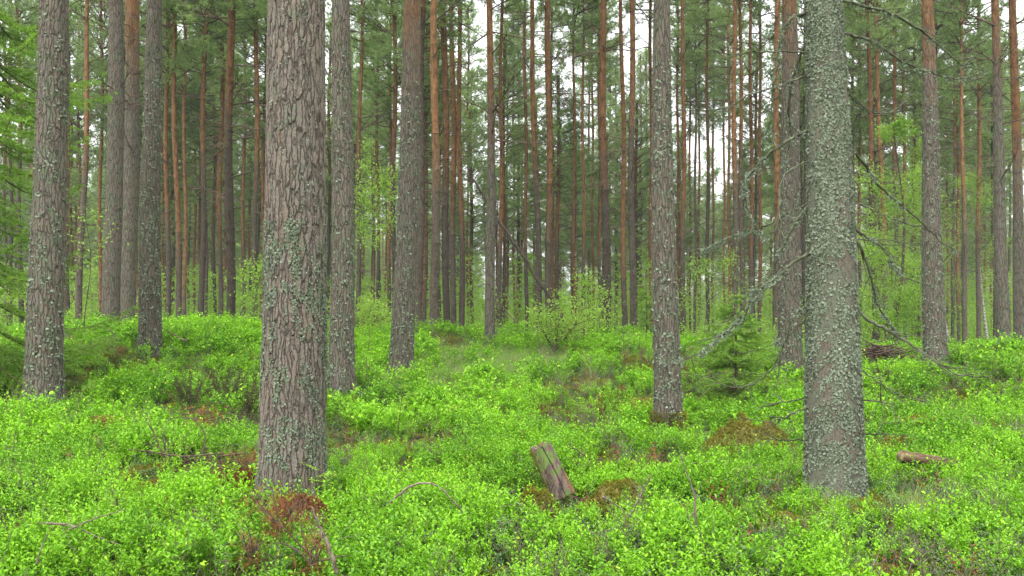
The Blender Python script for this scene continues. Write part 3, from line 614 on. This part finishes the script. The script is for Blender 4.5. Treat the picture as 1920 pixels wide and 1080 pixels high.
for k, pl in enumerate(BR):
    m = len(pl); dz = R.uniform(-.5, .6); L = []
    for q, (u, v) in enumerate(pl): L.append(unproj(u, v, dd+dz*q/(m-1)*1.2)-np.array(rs.location))
    L[0] = L[0]*1.0; L[0][0] += (axs(max(0, L[0][2]))[0]-L[0][0])*.35
    ns = m*6; P = spline(L, ns); P[1:] += rnd.normal(size=(ns-1, 3))*.004; th = .012 if k in (0, 1, 12, 13, 6, 2, 4, 10, 17, 23, 25) else .006
    mb = MB(); mb.add(*tube(P, np.linspace(th, .0028, ns), 7, jit=.35)); lm = MB(); PP = []; DD = []
    for s in range(int(m*2.8)):
        a = R.randrange(4, ns-1); D = nrm(P[a]-P[a-1]); Lw = R.uniform(.06, .28)
        Pt = taper_tube(mb, P[a], nrm(D+rnd.normal(size=3)*.55), Lw, .0032, R.uniform(-.3, .4), 4, 6)
        if R.random() < .5: taper_tube(mb, Pt[3], nrm(D+rnd.normal(size=3)*.8), Lw*.4, .002, .3, 3, 4)
    mb.build('dead_branch', m_twigL, rs)
    if k in (0, 1, 2, 4, 12, 13, 16, 17, 23, 25, 14, 10):
        nn = 110*m; ai = rnd.integers(2, ns, nn); wgt = fbm(ai*.35+k*7, np.zeros(nn)+k, 2) > .47; ai = ai[wgt]; nn = len(ai)
        C = P[ai]+rnd.normal(size=(nn, 3))*.009-np.abs(rnd.normal(size=(nn, 1)))*[[0, 0, .012]]; leaves(lm, C, rnd.normal(size=(nn, 3))-[0, 0, .4], rnd.normal(size=(nn, 3)), .014+.010*rnd.random(nn), .012, fold=.3, six=False)
        lm.build('lichen', m_lichen2, rs, False)
# ------------------------------------------------------------------ leaning dead trees behind the crest
def stick(name, pts3, r0, r1, mat, label, cat, twigs=4, n=7, group=None):
    pts3 = np.array(pts3); o = pts3[0].copy(); ns = len(pts3)*6; P = spline(pts3-o, ns); P[1:-1] += rnd.normal(size=(ns-2, 3))*r0*.25
    mb = MB(); mb.add(*tube(P, np.linspace(r0, r1, ns), n, jit=.2)); Lt = np.linalg.norm(P[-1])
    for s in range(twigs):
        a = R.randrange(2, ns-1); taper_tube(mb, P[a], nrm(P[a]-P[a-1]+rnd.normal(size=3)*.7), Lt*R.uniform(.08, .25), max(.0025, r1*.7), .2, 4, 5)
    ob = mb.build(name, mat); ob.location = o; return tag(ob, label, cat, group)
stick('leaning_dead_tree', [unproj(1085, 640, 19.5), unproj(1003, 515, 20), unproj(930, 405, 20.6), unproj(887, 336, 21)], .055, .025, m_dtree, 'dark dead trunk leaning diagonally left behind the lone crest pine', 'dead tree', 8)
stick('leaning_dead_tree', [unproj(980, 618, 18), unproj(955, 590, 18.3), unproj(926, 562, 18.6)], .018, .01, m_twigD, 'short thin dead pole leaning low behind the crest, below the diagonal trunk', 'dead pole', 2)
stick('leaning_dead_tree', [unproj(1012, 622, 15.2), unproj(1006, 600, 15.2), unproj(1000, 575, 15.3)], .022, .015, m_twigD, 'short curved dark stem left of the many-stemmed bush', 'dead stem', 2)
def gp(u, v, h=VEG): return hit(u, v, h)
def gstick(pix, r0, label, mat=None, lift=.0, twigs=6, name='fallen_branch', cat='branch', dvar=0):
    q0 = gp(*pix[0]); out = []
    for k, (u, v) in enumerate(pix): out.append(unproj(u, v, q0[1]-lift+dvar*k/len(pix)))
    return stick(name, out, r0, r0*.35, mat or m_twig, label, cat, twigs)
gstick([(420,850),(340,855),(290,848),(240,842)], .008, 'dark forked dead twig over the bilberries left of the thickest trunk', m_twigD, .15, 12)
gstick([(305,855),(290,815),(262,768)], .006, 'thin upright dead twig crossing the forked one at left', m_twigD, .2, 8)
gstick([(372,868),(385,820),(360,785),(310,785)], .006, 'arched dark twig nearest the thickest trunk, left side', m_twigD, .1, 10)
gstick([(460,850),(400,856),(345,862)], .007, 'dark twig ending at the foot of the thickest trunk', m_twigD, .1, 6)
gstick([(730,945),(770,912),(815,908),(850,940),(890,985)], .008, 'arching bare branch in the foreground right of the thickest trunk', m_twig, .15, 5)
gstick([(70,980),(130,985),(190,1010),(255,1030)], .007, 'thin grey branch lying at the lower left corner', m_twig, .1, 5)
gstick([(130,992),(180,972),(235,955)], .005, 'short twig forking up beside the lower-left grey branch', m_twig, .1, 3)
gstick([(68,1058),(75,1035),(88,1000)], .005, 'pale upright twig at the lower left corner', m_twig, .1, 1)
gstick([(350,640),(330,630),(312,618)], .02, 'pale brown stick on the crest right of the lichened pine', m_twig, 0, 0, dvar=.1)
gstick([(220,640),(208,620),(196,608)], .014, 'grey stick leaning on the rise in front of the close pair', m_twig, 0, 2)
gstick([(1106,860),(1085,846),(1065,832)], .008, 'short brown stick right of the leaning stump', m_twigD, .1, 0)
gstick([(1305,990),(1302,930),(1285,880),(1275,850)], .006, 'bare upright twig in the centre-right foreground', m_twig, .15, 8)
gstick([(1180,970),(1200,930),(1222,890)], .006, 'bent bare twig in front of the mossy patch right of the stump', m_twig, .1, 7)
gstick([(1130,930),(1165,955),(1180,975)], .006, 'thin twig lying on the moss right of the stump', m_twig, .1, 3)
gstick([(632,1075),(618,1030),(600,990),(585,950)], .010, 'crooked grey branch at the bottom of the thickest trunk', m_twig, .25, 8)
gstick([(1290,705),(1335,722),(1385,728)], .010, 'dark fallen branch under the small spruce sapling', m_twigD, .2, 8)
gstick([(1440,745),(1400,765),(1345,800)], .007, 'thin dead branch left of the crusted spruce lying on bilberries', m_twig, .1, 6)
gstick([(940,762),(925,768),(905,770)], .014, 'small dark stick among the bilberries at mid-ground centre', m_twigD, 0, 0)
# ------------------------------------------------------------------ stump, log, moss mounds, piles
p0 = gp(1052, 930, .05); d0 = p0[1]-.1
A = unproj(1056, 930, d0); B = unproj(1013, 836, d0+.02); root = empty('broken_stump', A, 'leaning broken stump of weathered wood with mossy side in the centre foreground', 'stump')
t = NT('mossy_stump_wood'); oc = t.n('TexCoord').outputs['Object']; g_ = t.noise(t.map(oc, (1, 1, .16)), 26, 5, .7); g2 = t.noise(oc, 11, 4, .65); g3 = t.noise(t.map(oc, (1, 1, .1)), 60, 3, .7)
cc = t.mix(t.ramp(g_, .35, .65), (.05, .034, .028), (.19, .135, .105)); cc = t.mix(t.ramp(g2, .50, .60), cc, t.mix(g3, (.06, .10, .02), (.15, .22, .05))); cc = t.mix(t.ramp(g2, .36, .30), cc, (.16, .06, .03))
pb_ = t.n('BsdfPrincipled', Roughness=.95); t.put(pb_.inputs['Base Color'], cc); bp_ = t.n('Bump', Strength=1., Distance=.02); t.put(bp_.inputs['Height'], g3); t.put(pb_.inputs['Normal'], bp_); t.put(t.out.inputs['Surface'], pb_); m_stump = t.m
ax = B-A; axn = nrm(ax); e1 = nrm(np.cross([0, 1., 0], axn)); e2 = np.cross(axn, e1); n = 96; th = np.arange(n)*2*math.pi/n; k = 40; V = []
for q in range(k):
    t_ = q/(k-1); c = ax*t_; r = (.082-.010*t_)*(1+.07*np.cos(th*3+1)+.04*np.cos(th*5+t_*2)+.05*(vnoise(th*9, t_*3+np.zeros(n))-.5))
    for g0, dp in ((-1.35, .30), (-2.3, .16), (-.6, .14), (2., .2)): r = r*(1-dp*np.exp(-((np.angle(np.exp(1j*(th-g0-.12*math.sin(t_*4)))))/.045)**2))
    up_ = (-.012*np.cos(th+.3)+.028*(vnoise(np.abs(th-math.pi)*4, np.zeros(n))-.6)+.010*rnd.random(n)) if q == k-1 else 0*th
    V.append(c+(r*np.cos(th))[:, None]*e1+(r*.9*np.sin(th))[:, None]*e2+up_[:, None]*axn)
V.append(V[-1]*.45+(ax-axn*.02)*.55); V = np.vstack(V); k += 1
i = np.arange(k-1)[:, None]*n; j = np.arange(n)[None]; j2 = (j+1) % n; Q = np.stack([i+j, i+j2, i+n+j2, i+n+j], -1).reshape(-1, 4)
V = np.vstack([V, ax-axn*.035]); T = [(len(V)-1, (k-1)*n+q, (k-1)*n+(q+1) % n) for q in range(n)]
MB().add(V, Q, T).build('wood', m_stump, root, False)
mb = MB(); mb.add(*tube(spline([e1*.070-e2*-.0+[0, -.03, 0], ax*.3+e1*.074+[0, -.03, 0], ax*.6+e1*.068+[0, -.02, 0]], 14), np.linspace(.016, .003, 14), 9, jit=.5)); mb.build('rotten_strip', m_rot, root, False)
mb = MB(); nn = 420; tt = rnd.random(nn)**.8; an = math.pi+rnd.normal(size=nn)*.45; pm = ax[None]*tt[:, None]+.08*(np.cos(an)[:, None]*e1+np.sin(an)[:, None]*.9*e2); needles(mb, pm, np.tile(-e1, (nn, 1)), 8, .010, .002, .8); mb.build('moss', m_moss, root)
# the cut log
pa = gp(1684, 858, .235); pb = unproj(1795, 872, pa[1]+.10); pa = unproj(1688, 856, pa[1]); o = pa.copy()
root = empty('cut_log', o, 'short smooth brown cut log lying in the bilberries right of the crusted spruce', 'log')
P = spline([pa-o, (pa+pb)/2-o+[0, 0, .004], pb-o], 20); MB().add(*tube(P, (np.linspace(.046, .040, 20)*(1+.08*np.sin(np.arange(20)*1.3))), 30, cap=False, jit=.10)).build('bark', M_plain('log_wood', (.06, .038, .024), (.21, .135, .08), 18, stretch=(.15, 1, 1), bump=1.0, dist=.03), root)
e = P[0]; v, q, t = tube([e-(P[1]-P[0])*.05, e+(P[1]-P[0])*.3], [.0435, .0435], 24); MB().add(v, q, t).build('cut_end', m_cut, root)
def mound(u, v, wpx, h, label, fuzz=2600, mat=None, name='moss_mound', body=((.07, .06, .015), (.16, .14, .03))):
    p = gp(u, v, .1); w_ = wpx/2*p[1]/F_PX; p[2] = g1(p[0], p[1])+(.10 if wpx > 150 or name != 'moss_mound' else .03); root = empty(name, p, label, name.replace('_', ' '))
    n = 40; a = np.linspace(-1.2, 1.2, n); X, Y = np.meshgrid(a, a); r2 = X**2+Y**2; Z = h*np.exp(-r2*r2*1.1)*(.72+1.0*(fbm(X*1.8+u, Y*1.8+3, 4)-.5)+.3*(fbm(X*6+u, Y*6, 2)-.5))-h*.10
    V = np.c_[X.ravel()*w_, Y.ravel()*w_*.8, Z.ravel()]; i = np.arange(n-1)[:, None]*n; j = np.arange(n-1)[None]; Q = np.stack([i+j, i+j+1, i+n+j+1, i+n+j], -1).reshape(-1, 4)
    MB().add(V, Q).build('cushion', M_plain('mound_body', *body, 40), root)
    mb = MB(); idx = rnd.integers(0, len(V), fuzz); P = V[idx]+rnd.normal(size=(fuzz, 3))*[w_*.02, w_*.02, .004]; needles(mb, P, np.tile([0, -.2, 1.], (fuzz, 1)), 7, .022, .0035, .7); mb.build('moss', mat or m_moss, root); return p
MOUNDS = [mound(1402, 850, 165, .40, 'largest brownish-green moss mound, between the mossy-footed pine and the spruce', 7000), mound(1165, 935, 130, .20, 'low olive moss cushion right of the leaning stump', 3000),
          mound(1010, 950, 80, .22, 'moss cushion against the left foot of the leaning stump', 2500), mound(1345, 835, 60, .14, 'small moss mound touching the left of the largest one', 2000),
          mound(1465, 962, 90, .06, 'flat mossy patch low in front of the spruce', 1500)]
LB = ((.03, .016, .010), (.10, .048, .026))
LM_ = [mound(472, 925, 120, .24, 'rust-brown litter heap against the left foot of the thickest trunk', 5200, m_dneed, 'litter_heap', LB), mound(560, 975, 110, .17, 'rust-brown litter heap in front of the thickest trunk', 4200, m_dneed, 'litter_heap', LB)]
def pile(u, v, wpx, h, n, label, mat, name='brush_pile', r=.006, L=.5, d=None):
    p = gp(u, v, .05) if d is None else unproj(u, v, d); w_ = wpx/2*p[1]/F_PX; p[2] = g1(p[0], p[1])+.05; mb = MB()
    for q in range(n):
        x = R.gauss(0, .45)*w_; z = abs(R.gauss(0, .5))*h*max(.1, 1-abs(x)/w_); th = R.gauss(0, .5)
        D = nrm(np.array([math.cos(th)*R.choice([-1, 1]), math.sin(th), R.uniform(-.15, .3)])); taper_tube(mb, np.array([x, R.gauss(0, .25)*w_*.6, z]), D, L*R.uniform(.4, 1.2), r*R.uniform(.5, 1.5), .15, 4, 5)
    ob = mb.build(name, mat); ob.location = p; return tag(ob, label, 'brush pile')
pile(1645, 648, 100, .35, 200, 'dark heap of dead branches right of the crusted spruce on the crest', m_twigD, r=.013, L=.6, d=14.0)
pile(1345, 720, 110, .20, 110, 'dark tangle of twigs under the small spruce sapling', m_twigD, r=.007)
pile(400, 800, 200, .25, 80, 'loose tangle of thin dead twigs left of the thickest trunk', m_twigD, r=.0035, L=.35)
pile(1310, 905, 260, .16, 70, 'sparse grey twigs scattered over the bilberries in front of the moss mound', m_twig, r=.003, L=.3)
def rusty(u, v, wpx, hpx, n, label, mat, name='withered_fern', cat='dead fern', leaf=.03, dv=0.):
    p = gp(u, v+hpx*.5); w_ = wpx/2*p[1]/F_PX; h = hpx*p[1]/F_PX; p = unproj(u, v+hpx/2, p[1]-dv); mb = MB(); P = np.c_[rnd.normal(size=(n, 2))*[w_*.45, w_*.3], rnd.random(n)*h]
    leaves(mb, P, rnd.normal(size=(n, 3))+[0, 0, .3], rnd.normal(size=(n, 3)), leaf*(.5+rnd.random(n)), leaf*.35, six=False)
    sm = MB()
    for q in range(8): taper_tube(sm, np.array([R.gauss(0, .3)*w_, R.gauss(0, .2)*w_, -.12]), nrm(np.array([R.gauss(0, .3), R.gauss(0, .3), 1])), h+.12, .003, .2, 3, 5)
    root = empty(name, p, label, cat); sm.build('stem', m_twigD, root); mb.build('leaves', mat, root, False); return p
RUST = [rusty(*a) for a in [(195,792,70,26,170,'dark red withered fern in the left mid-ground below the far-left trunk',m_rust),(385,785,90,44,260,'dark red withered shrub left of the thickest trunk',m_rust),
 (1125,756,16,34,70,'narrow upright rust-red fern left of the mossy-footed pine',m_rust),(1205,758,80,24,200,'spreading rust-red fern touching the mossy-footed pine',m_rust),(850,768,30,16,60,'small rusty tuft in the middle of the bilberry carpet',m_rust),
 (1165,728,22,12,50,'tiny rust tuft above the narrow upright fern',m_rust),(1725,788,90,16,170,'rust-red withered patch beyond the cut log',m_rust),(1680,830,90,20,130,'dull red-brown patch just left above the cut log',m_rust),(1370,705,30,14,70,'rusty tuft under the small spruce sapling',m_rust),
 (1230,850,36,40,60,'thin reddish sprig in front of the mossy-footed pine',m_rust)]]
def deadneedle(u, v, wpx, hpx, n, label, dv=.1):
    p = gp(u, v); d = p[1]-dv; p = unproj(u, v+hpx/2, d); w_ = wpx/2*d/F_PX; h = hpx*d/F_PX; mb = MB(); sm = MB(); P = np.c_[rnd.normal(size=(n, 2))*[w_*.5, w_*.5], rnd.random(n)**1.6*h*.9]; P = P[fbm(P[:, 0]*30+u, P[:, 2]*30+v, 2) > .45]; n = len(P)
    needles(mb, P, nrm(rnd.normal(size=(n, 3)))*.7+[0, 0, -.5], 5, .06, .0011, .35)
    for q in range(9): taper_tube(sm, np.array([R.gauss(0, .2)*w_, 0, R.random()*h*.4]), nrm(np.array([R.gauss(0, .7), R.gauss(0, .4), .8])), h*R.uniform(.5, 1.1), .006, .3, 4, 6)
    root = empty('dead_pine_branch', p, label, 'dead branch'); sm.build('twig', m_twigD, root); mb.build('dead_needles', m_dneed, root, False); return p
DN = [deadneedle(458, 880, 90, 110, 620, 'rust-brown dead pine branch leaning on the left foot of the thickest trunk', .2), deadneedle(525, 955, 130, 90, 620, 'heap of rust-brown pine needles in front of the thickest trunk', .35),
      deadneedle(590, 1030, 60, 80, 160, 'small rusty needle cluster below the thickest trunk at the bottom edge', .2), deadneedle(470, 1020, 50, 60, 160, 'little brown needle tuft at lower left of the needle heap', .1)]
for (u, v, w_, h_, lab) in [(355,725,40,52,'leftmost of three dark dried bushes left of the thickest trunk'),(424,718,22,60,'middle of three dark dried bushes left of the thickest trunk'),(460,742,26,70,'dark dried bush nearest the thickest trunk'),
                            (500+1040,640+0,0,0,None),(1655,700,50,26,'grey-brown low dried bush right of the crusted spruce'),(1850,655,50,20,'dark low shrub in front of the reddish-grey pine')]:
    if not lab: continue
    p = gp(u, v+h_*.4); d = p[1]; p = unproj(u, v+h_/2, d); W = w_/2*d/F_PX; H = h_*d/F_PX; root = empty('dried_bush', p, lab, 'dried bush'); sm = MB(); mb = MB()
    for q in range(26):
        D = nrm(np.array([R.gauss(0, .45), R.gauss(0, .45), 1])); Pb = taper_tube(sm, np.array([R.gauss(0, .3)*W, R.gauss(0, .3)*W, -.1]), D, (H+.1)*R.uniform(.7, 1.1), .004, .15, 3, 7)
        kk = rnd.random(40)*4+1.99; a = kk.astype(int); needles(mb, Pb[a]+(Pb[np.minimum(a+1, 6)]-Pb[a])*(kk-a)[:, None]+rnd.normal(size=(40, 3))*.012, np.tile(D, (40, 1)), 4, .02, .003, .8)
    sm.build('stem', m_twigD, root); mb.build('foliage', m_dark, root, False)
SEED = [(745,790,95,'tall thin-stemmed seedling in mid-ground right of the dark grey trunk'),(1078,805,60,'broad-leaved seedling with dark stem left of the mossy-footed pine'),(1105,800,75,'tallest light seedling left of the mossy-footed pine'),(1175,690,60,'little seedling on the slope left of the mossy-footed pine'),
        (690,665,42,'pale rowan seedling right of the dark grey trunk'),(1655,760,60,'dark-stemmed seedling right of the crusted spruce'),(1910,735,70,'thin seedling at the right edge under the dark brown trunk'),(1860,705,30,'small seedling below the reddish-grey pine'),(235,705,36,'broad pale rowan seedling right of the far-left trunk'),
        (600,920,40,'leafy sprig against the right foot of the thickest trunk')]
for (u, v, hp, lab) in SEED:
    p = gp(u, v); h = hp*p[1]/F_PX+.12; d = p[1]; p = unproj(u, v, d); p[2] -= .12; root = empty('seedling', p, lab, 'seedling'); sm = MB(); lm = MB(); P = taper_tube(sm, np.zeros(3), np.array([R.uniform(-.15, .15), 0, 1.]), h, .005, .08, 5, 8)
    for q in range(16):
        f = R.uniform(.45, 1); k = f*7*.999; a = int(k); b = P[a]+(P[min(a+1, 7)]-P[a])*(k-a); th = R.random()*6.28; D = nrm(np.array([math.cos(th), math.sin(th), R.uniform(.1, .6)])); Pt = taper_tube(sm, b, D, R.uniform(.05, .13), .002, .0, 3, 4)
        m_ = 7; Pp = Pt[0]+(Pt[-1]-Pt[0])*np.linspace(.3, 1, m_)[:, None]; S = np.cross(D, [0, 0, 1]); sg = np.array([(-1)**z_ for z_ in range(m_)])[:, None]
        leaves(lm, Pp, D*.6+S*sg, np.tile([0, 0, 1.], (m_, 1)), .032, .015, fold=.1)
    sm.build('stem', m_twigD, root); lm.build('leaves', m_birch, root, False)
# ------------------------------------------------------------------ bilberry carpet (stuff)
def sprig(h, nst, nl, seedn, leaf=.0215, spread=.42, mat=None):
    mb = MB(); PP = []; DD = []; N = []
    for s in range(nst):
        D = nrm(np.array([R.gauss(0, spread), R.gauss(0, spread), 1])); L = h*R.uniform(.7, 1.05); t = np.linspace(0, 1, 5)[:, None]
        P = D*L*t+nrm(rnd.normal(size=3))*L*.12*t*t; mb.add(*tube(P, [.0018, .0016, .0014, .001, .0006], 3, cap=False), a=np.full(15, .2))
        subs = [(P, .35)]
        for b in range(3):
            k = R.uniform(1.5, 3.6); a = int(k); q = P[a]+(P[a+1]-P[a])*(k-a); D2 = nrm(D*.7+rnd.normal(size=3)*.5+np.array([0, 0, .3])); l2 = L*R.uniform(.2, .42)
            subs.append((q+D2*l2*np.linspace(0, 1, 5)[:, None], .1))
        for (Pb, lo) in subs:
            m = int(nl*(1 if lo > .2 else .7)); kk = (lo+(1-lo)*np.linspace(0, .999, m)+rnd.random(m)*.05).clip(0, .999)*4; a = kk.astype(int); q = Pb[a]+(Pb[np.minimum(a+1, 4)]-Pb[a])*(kk-a)[:, None]
            dr = nrm(Pb[-1]-Pb[0]); th = np.arange(m)*2.4+R.random()*6; sd = np.c_[np.cos(th), np.sin(th), np.zeros(m)]
            PP.append(q); DD.append(dr*.55+sd*.8+[0, 0, .15]); N.append(rnd.normal(size=(m, 3))*.3+[0, 0, 1]-sd*.35)
    PP = np.vstack(PP); m = len(PP); tint = np.clip(rnd.random(m), 0, 1)
    leaves(mb, PP, np.vstack(DD), np.vstack(N), leaf*(.65+.6*rnd.random(m)), leaf*.60*(.7+.5*rnd.random(m)), a=tint, fold=.22)
    return bpy.data.objects.new('sprig_kind', mb.mesh('bilberry_sprig', mat or m_bilb, False))
kinds = [sprig(.25, 4, 9, k) for k in range(7)]+[sprig(.25, 3, 6, k, leaf=.032) for k in range(5)]
kinds += [sprig(.15, 5, 9, k, leaf=.017, mat=m_ling, spread=.6) for k in range(2)]
def bare_twigs():
    mb = MB()
    for q in range(7): P = taper_tube(mb, np.zeros(3), nrm(np.array([R.gauss(0, .5), R.gauss(0, .5), 1])), R.uniform(.18, .34), .0028, .2, 3, 6); [taper_tube(mb, P[j], nrm(P[j]-P[j-1]+rnd.normal(size=3)*.6), .1, .0018, .2, 3, 4) for j in (2, 3, 4)]
    return bpy.data.objects.new('sprig_kind', mb.mesh('bare_sprig', m_twig))
def moss_clump():
    mb = MB(); n = 420; P = rnd.normal(size=(n, 3))*[.07, .07, 0]; P[:, 2] = .06*np.exp(-(P[:, 0]**2+P[:, 1]**2)/.008); needles(mb, P, np.tile([0, 0, 1.], (n, 1)), 4, .02, .003, .7); return bpy.data.objects.new('sprig_kind', mb.mesh('moss_clump', m_moss, False))
def rust_twigs():
    o_ = sprig(.2, 4, 4, 0, mat=m_rust, leaf=.022); return o_
kinds += [bare_twigs(), bare_twigs(), moss_clump(), moss_clump(), rust_twigs()]
for i_, k_ in enumerate(kinds): k_.name = 'sprig_kind_%02d' % i_
TX = np.array([(t.location.x, t.location.y, .19 if t.location.y < 7 else .15) for t in COL.objects if t.parent is None and t.get('category') in ('pine tree', 'spruce tree') and t.location.y < 18])
AV = [(p[0]+q*.13, p[1]-b_, .26) for p in MOUNDS[:1] for q in (-2, 0, 2) for b_ in (.05, .3)]+[(p[0], p[1], .13) for p in MOUNDS[1:]]+[(A[0]-.02, A[1]-.12, .13), ]+[(o[0]+a_, o[1]-b_, .13) for a_ in (-.02, .1, .22, .34) for b_ in (.05, .16, .28)]+[(A[0]+.10, A[1]-.1, .10)]+[(p[0], p[1], .10) for p in DN]+[(p[0], p[1]-.05, .17) for p in LM_]
KD = []
def scatter(y0, y1, dens, smin, smax, halo=1.0):
    n = int((y1-y0)*(y1+y0)*.66*dens+dens*(y1-y0)*2.5); y = np.sqrt(y0*y0+(y1*y1-y0*y0)*rnd.random(n)); x = (rnd.random(n)*2-1)*(.66*y+1.2)
    c = fbm(x*1.1+50, y*1.1, 3); c2 = fbm(x*3.3+9, y*3.3+70, 2); thin = (c < .31+.12*rnd.random(n)) | (c2 < .25+.10*rnd.random(n)); s = np.clip((c-.24)*3.4, .5, 1)*(.50+1.0*c2)
    px_ = x/y*F_PX+960; ell = ((px_-890)/130)**2+((y-12.8)/1.1)**2 < 1; keep = ~(ell & (rnd.random(n) < .6)) & ~(thin & (rnd.random(n) < .35))
    kd = np.where(rnd.random(n) < np.clip((y-7)/5, 0, .9), rnd.integers(7, 12, n), rnd.integers(0, 7, n)); q = rnd.random(n)
    kd = np.where(thin, np.select([q < .30, q < .42, q < .85, q < .91], [12+rnd.integers(0, 2, n), 14+rnd.integers(0, 2, n), 16+rnd.integers(0, 2, n), 18], kd), kd)
    g_ = vnoise(x*.7+80, y*.7+12); kd = np.where((g_ > .68) & (q < .35), 12+rnd.integers(0, 2, n), kd); kd = np.where((~thin) & (q > .965), 14+rnd.integers(0, 2, n), kd); s = np.where(kd > 11, np.maximum(s, .85), s)
    for (tx, ty, tr_) in TX: keep &= (x-tx)**2+(y-ty)**2 > (tr_+.05*rnd.random(n))**2
    for (tx, ty, tr_) in AV: keep &= (x-tx)**2+(y-ty)**2 > (tr_*(.7+.5*rnd.random(n)))**2
    x, y, s, kd = x[keep], y[keep], s[keep], kd[keep]; KD.append(kd); s = s*(smin+(smax-smin)*rnd.random(len(x)))
    return np.c_[x, y, ground(x, y)-.01], s
parts = [scatter(2.4, 5, 195, .75, 1.15), scatter(5, 9, 175, .75, 1.2), scatter(9, 17, 125, .8, 1.3), scatter(17, 26, 40, .9, 1.5), scatter(26, 60, 5, 1.4, 2.2)]
P = np.vstack([p for p, s in parts]); S = np.concatenate([s for p, s in parts]); n = len(P)
rot = np.c_[rnd.normal(size=(n, 2))*.18, rnd.random(n)*6.28]
gn_scatter('bilberry_plants', P, rot, S, np.concatenate(KD), kinds, 'stuff', 'bright green bilberry carpet covering the forest floor', 'ground cover')
# grass on the slope, centre
def tuft(n, h):
    mb = MB(); P = rnd.normal(size=(n, 3))*[.04, .04, 0]; needles(mb, P, np.tile([0, 0, 1.], (n, 1)), 1, h, .0022, .33); return bpy.data.objects.new('tuft_kind', mb.mesh('grass_tuft', m_grass, False))
gk = [tuft(70, .2) for _ in range(3)]; gp_ = []
for _ in range(800):
    q = R.random()
    if q < .9: u, v = R.gauss(890, 90), R.gauss(662, 9); d = R.gauss(13, .7); x = (u-960)/F_PX*d
    else: d = R.uniform(4, 14); x = R.uniform(-.6, .6)*d
    gp_.append((x, d, g1(x, d)))
gn_scatter('grass', gp_, [(0, 0, R.random()*6) for _ in gp_], [R.uniform(.6, 1.1) for _ in gp_], [R.randrange(3) for _ in gp_], gk, 'stuff', 'pale thin grass on the slope at centre and between bilberries', 'grass')

# ------------------------------------------------------------------ damp air
hb = MB(); X0, X1, Y0, Y1, Z0, Z1 = -640, 640, -640, 640, float(ZZ.min())-1, 27.
hb.add([(x, y, z) for z in (Z0, Z1) for y in (Y0, Y1) for x in (X0, X1)], [(0, 2, 3, 1), (4, 5, 7, 6), (0, 1, 5, 4), (2, 6, 7, 3), (0, 4, 6, 2), (1, 3, 7, 5)])
t = NT('damp_air'); v = t.n('VolumePrincipled', Density=HAZE); v.inputs['Color'].default_value = (.93, .96, .94, 1); t.put(t.out.inputs['Volume'], v)
tag(hb.build('haze', t.m, smooth=False), kind='stuff')
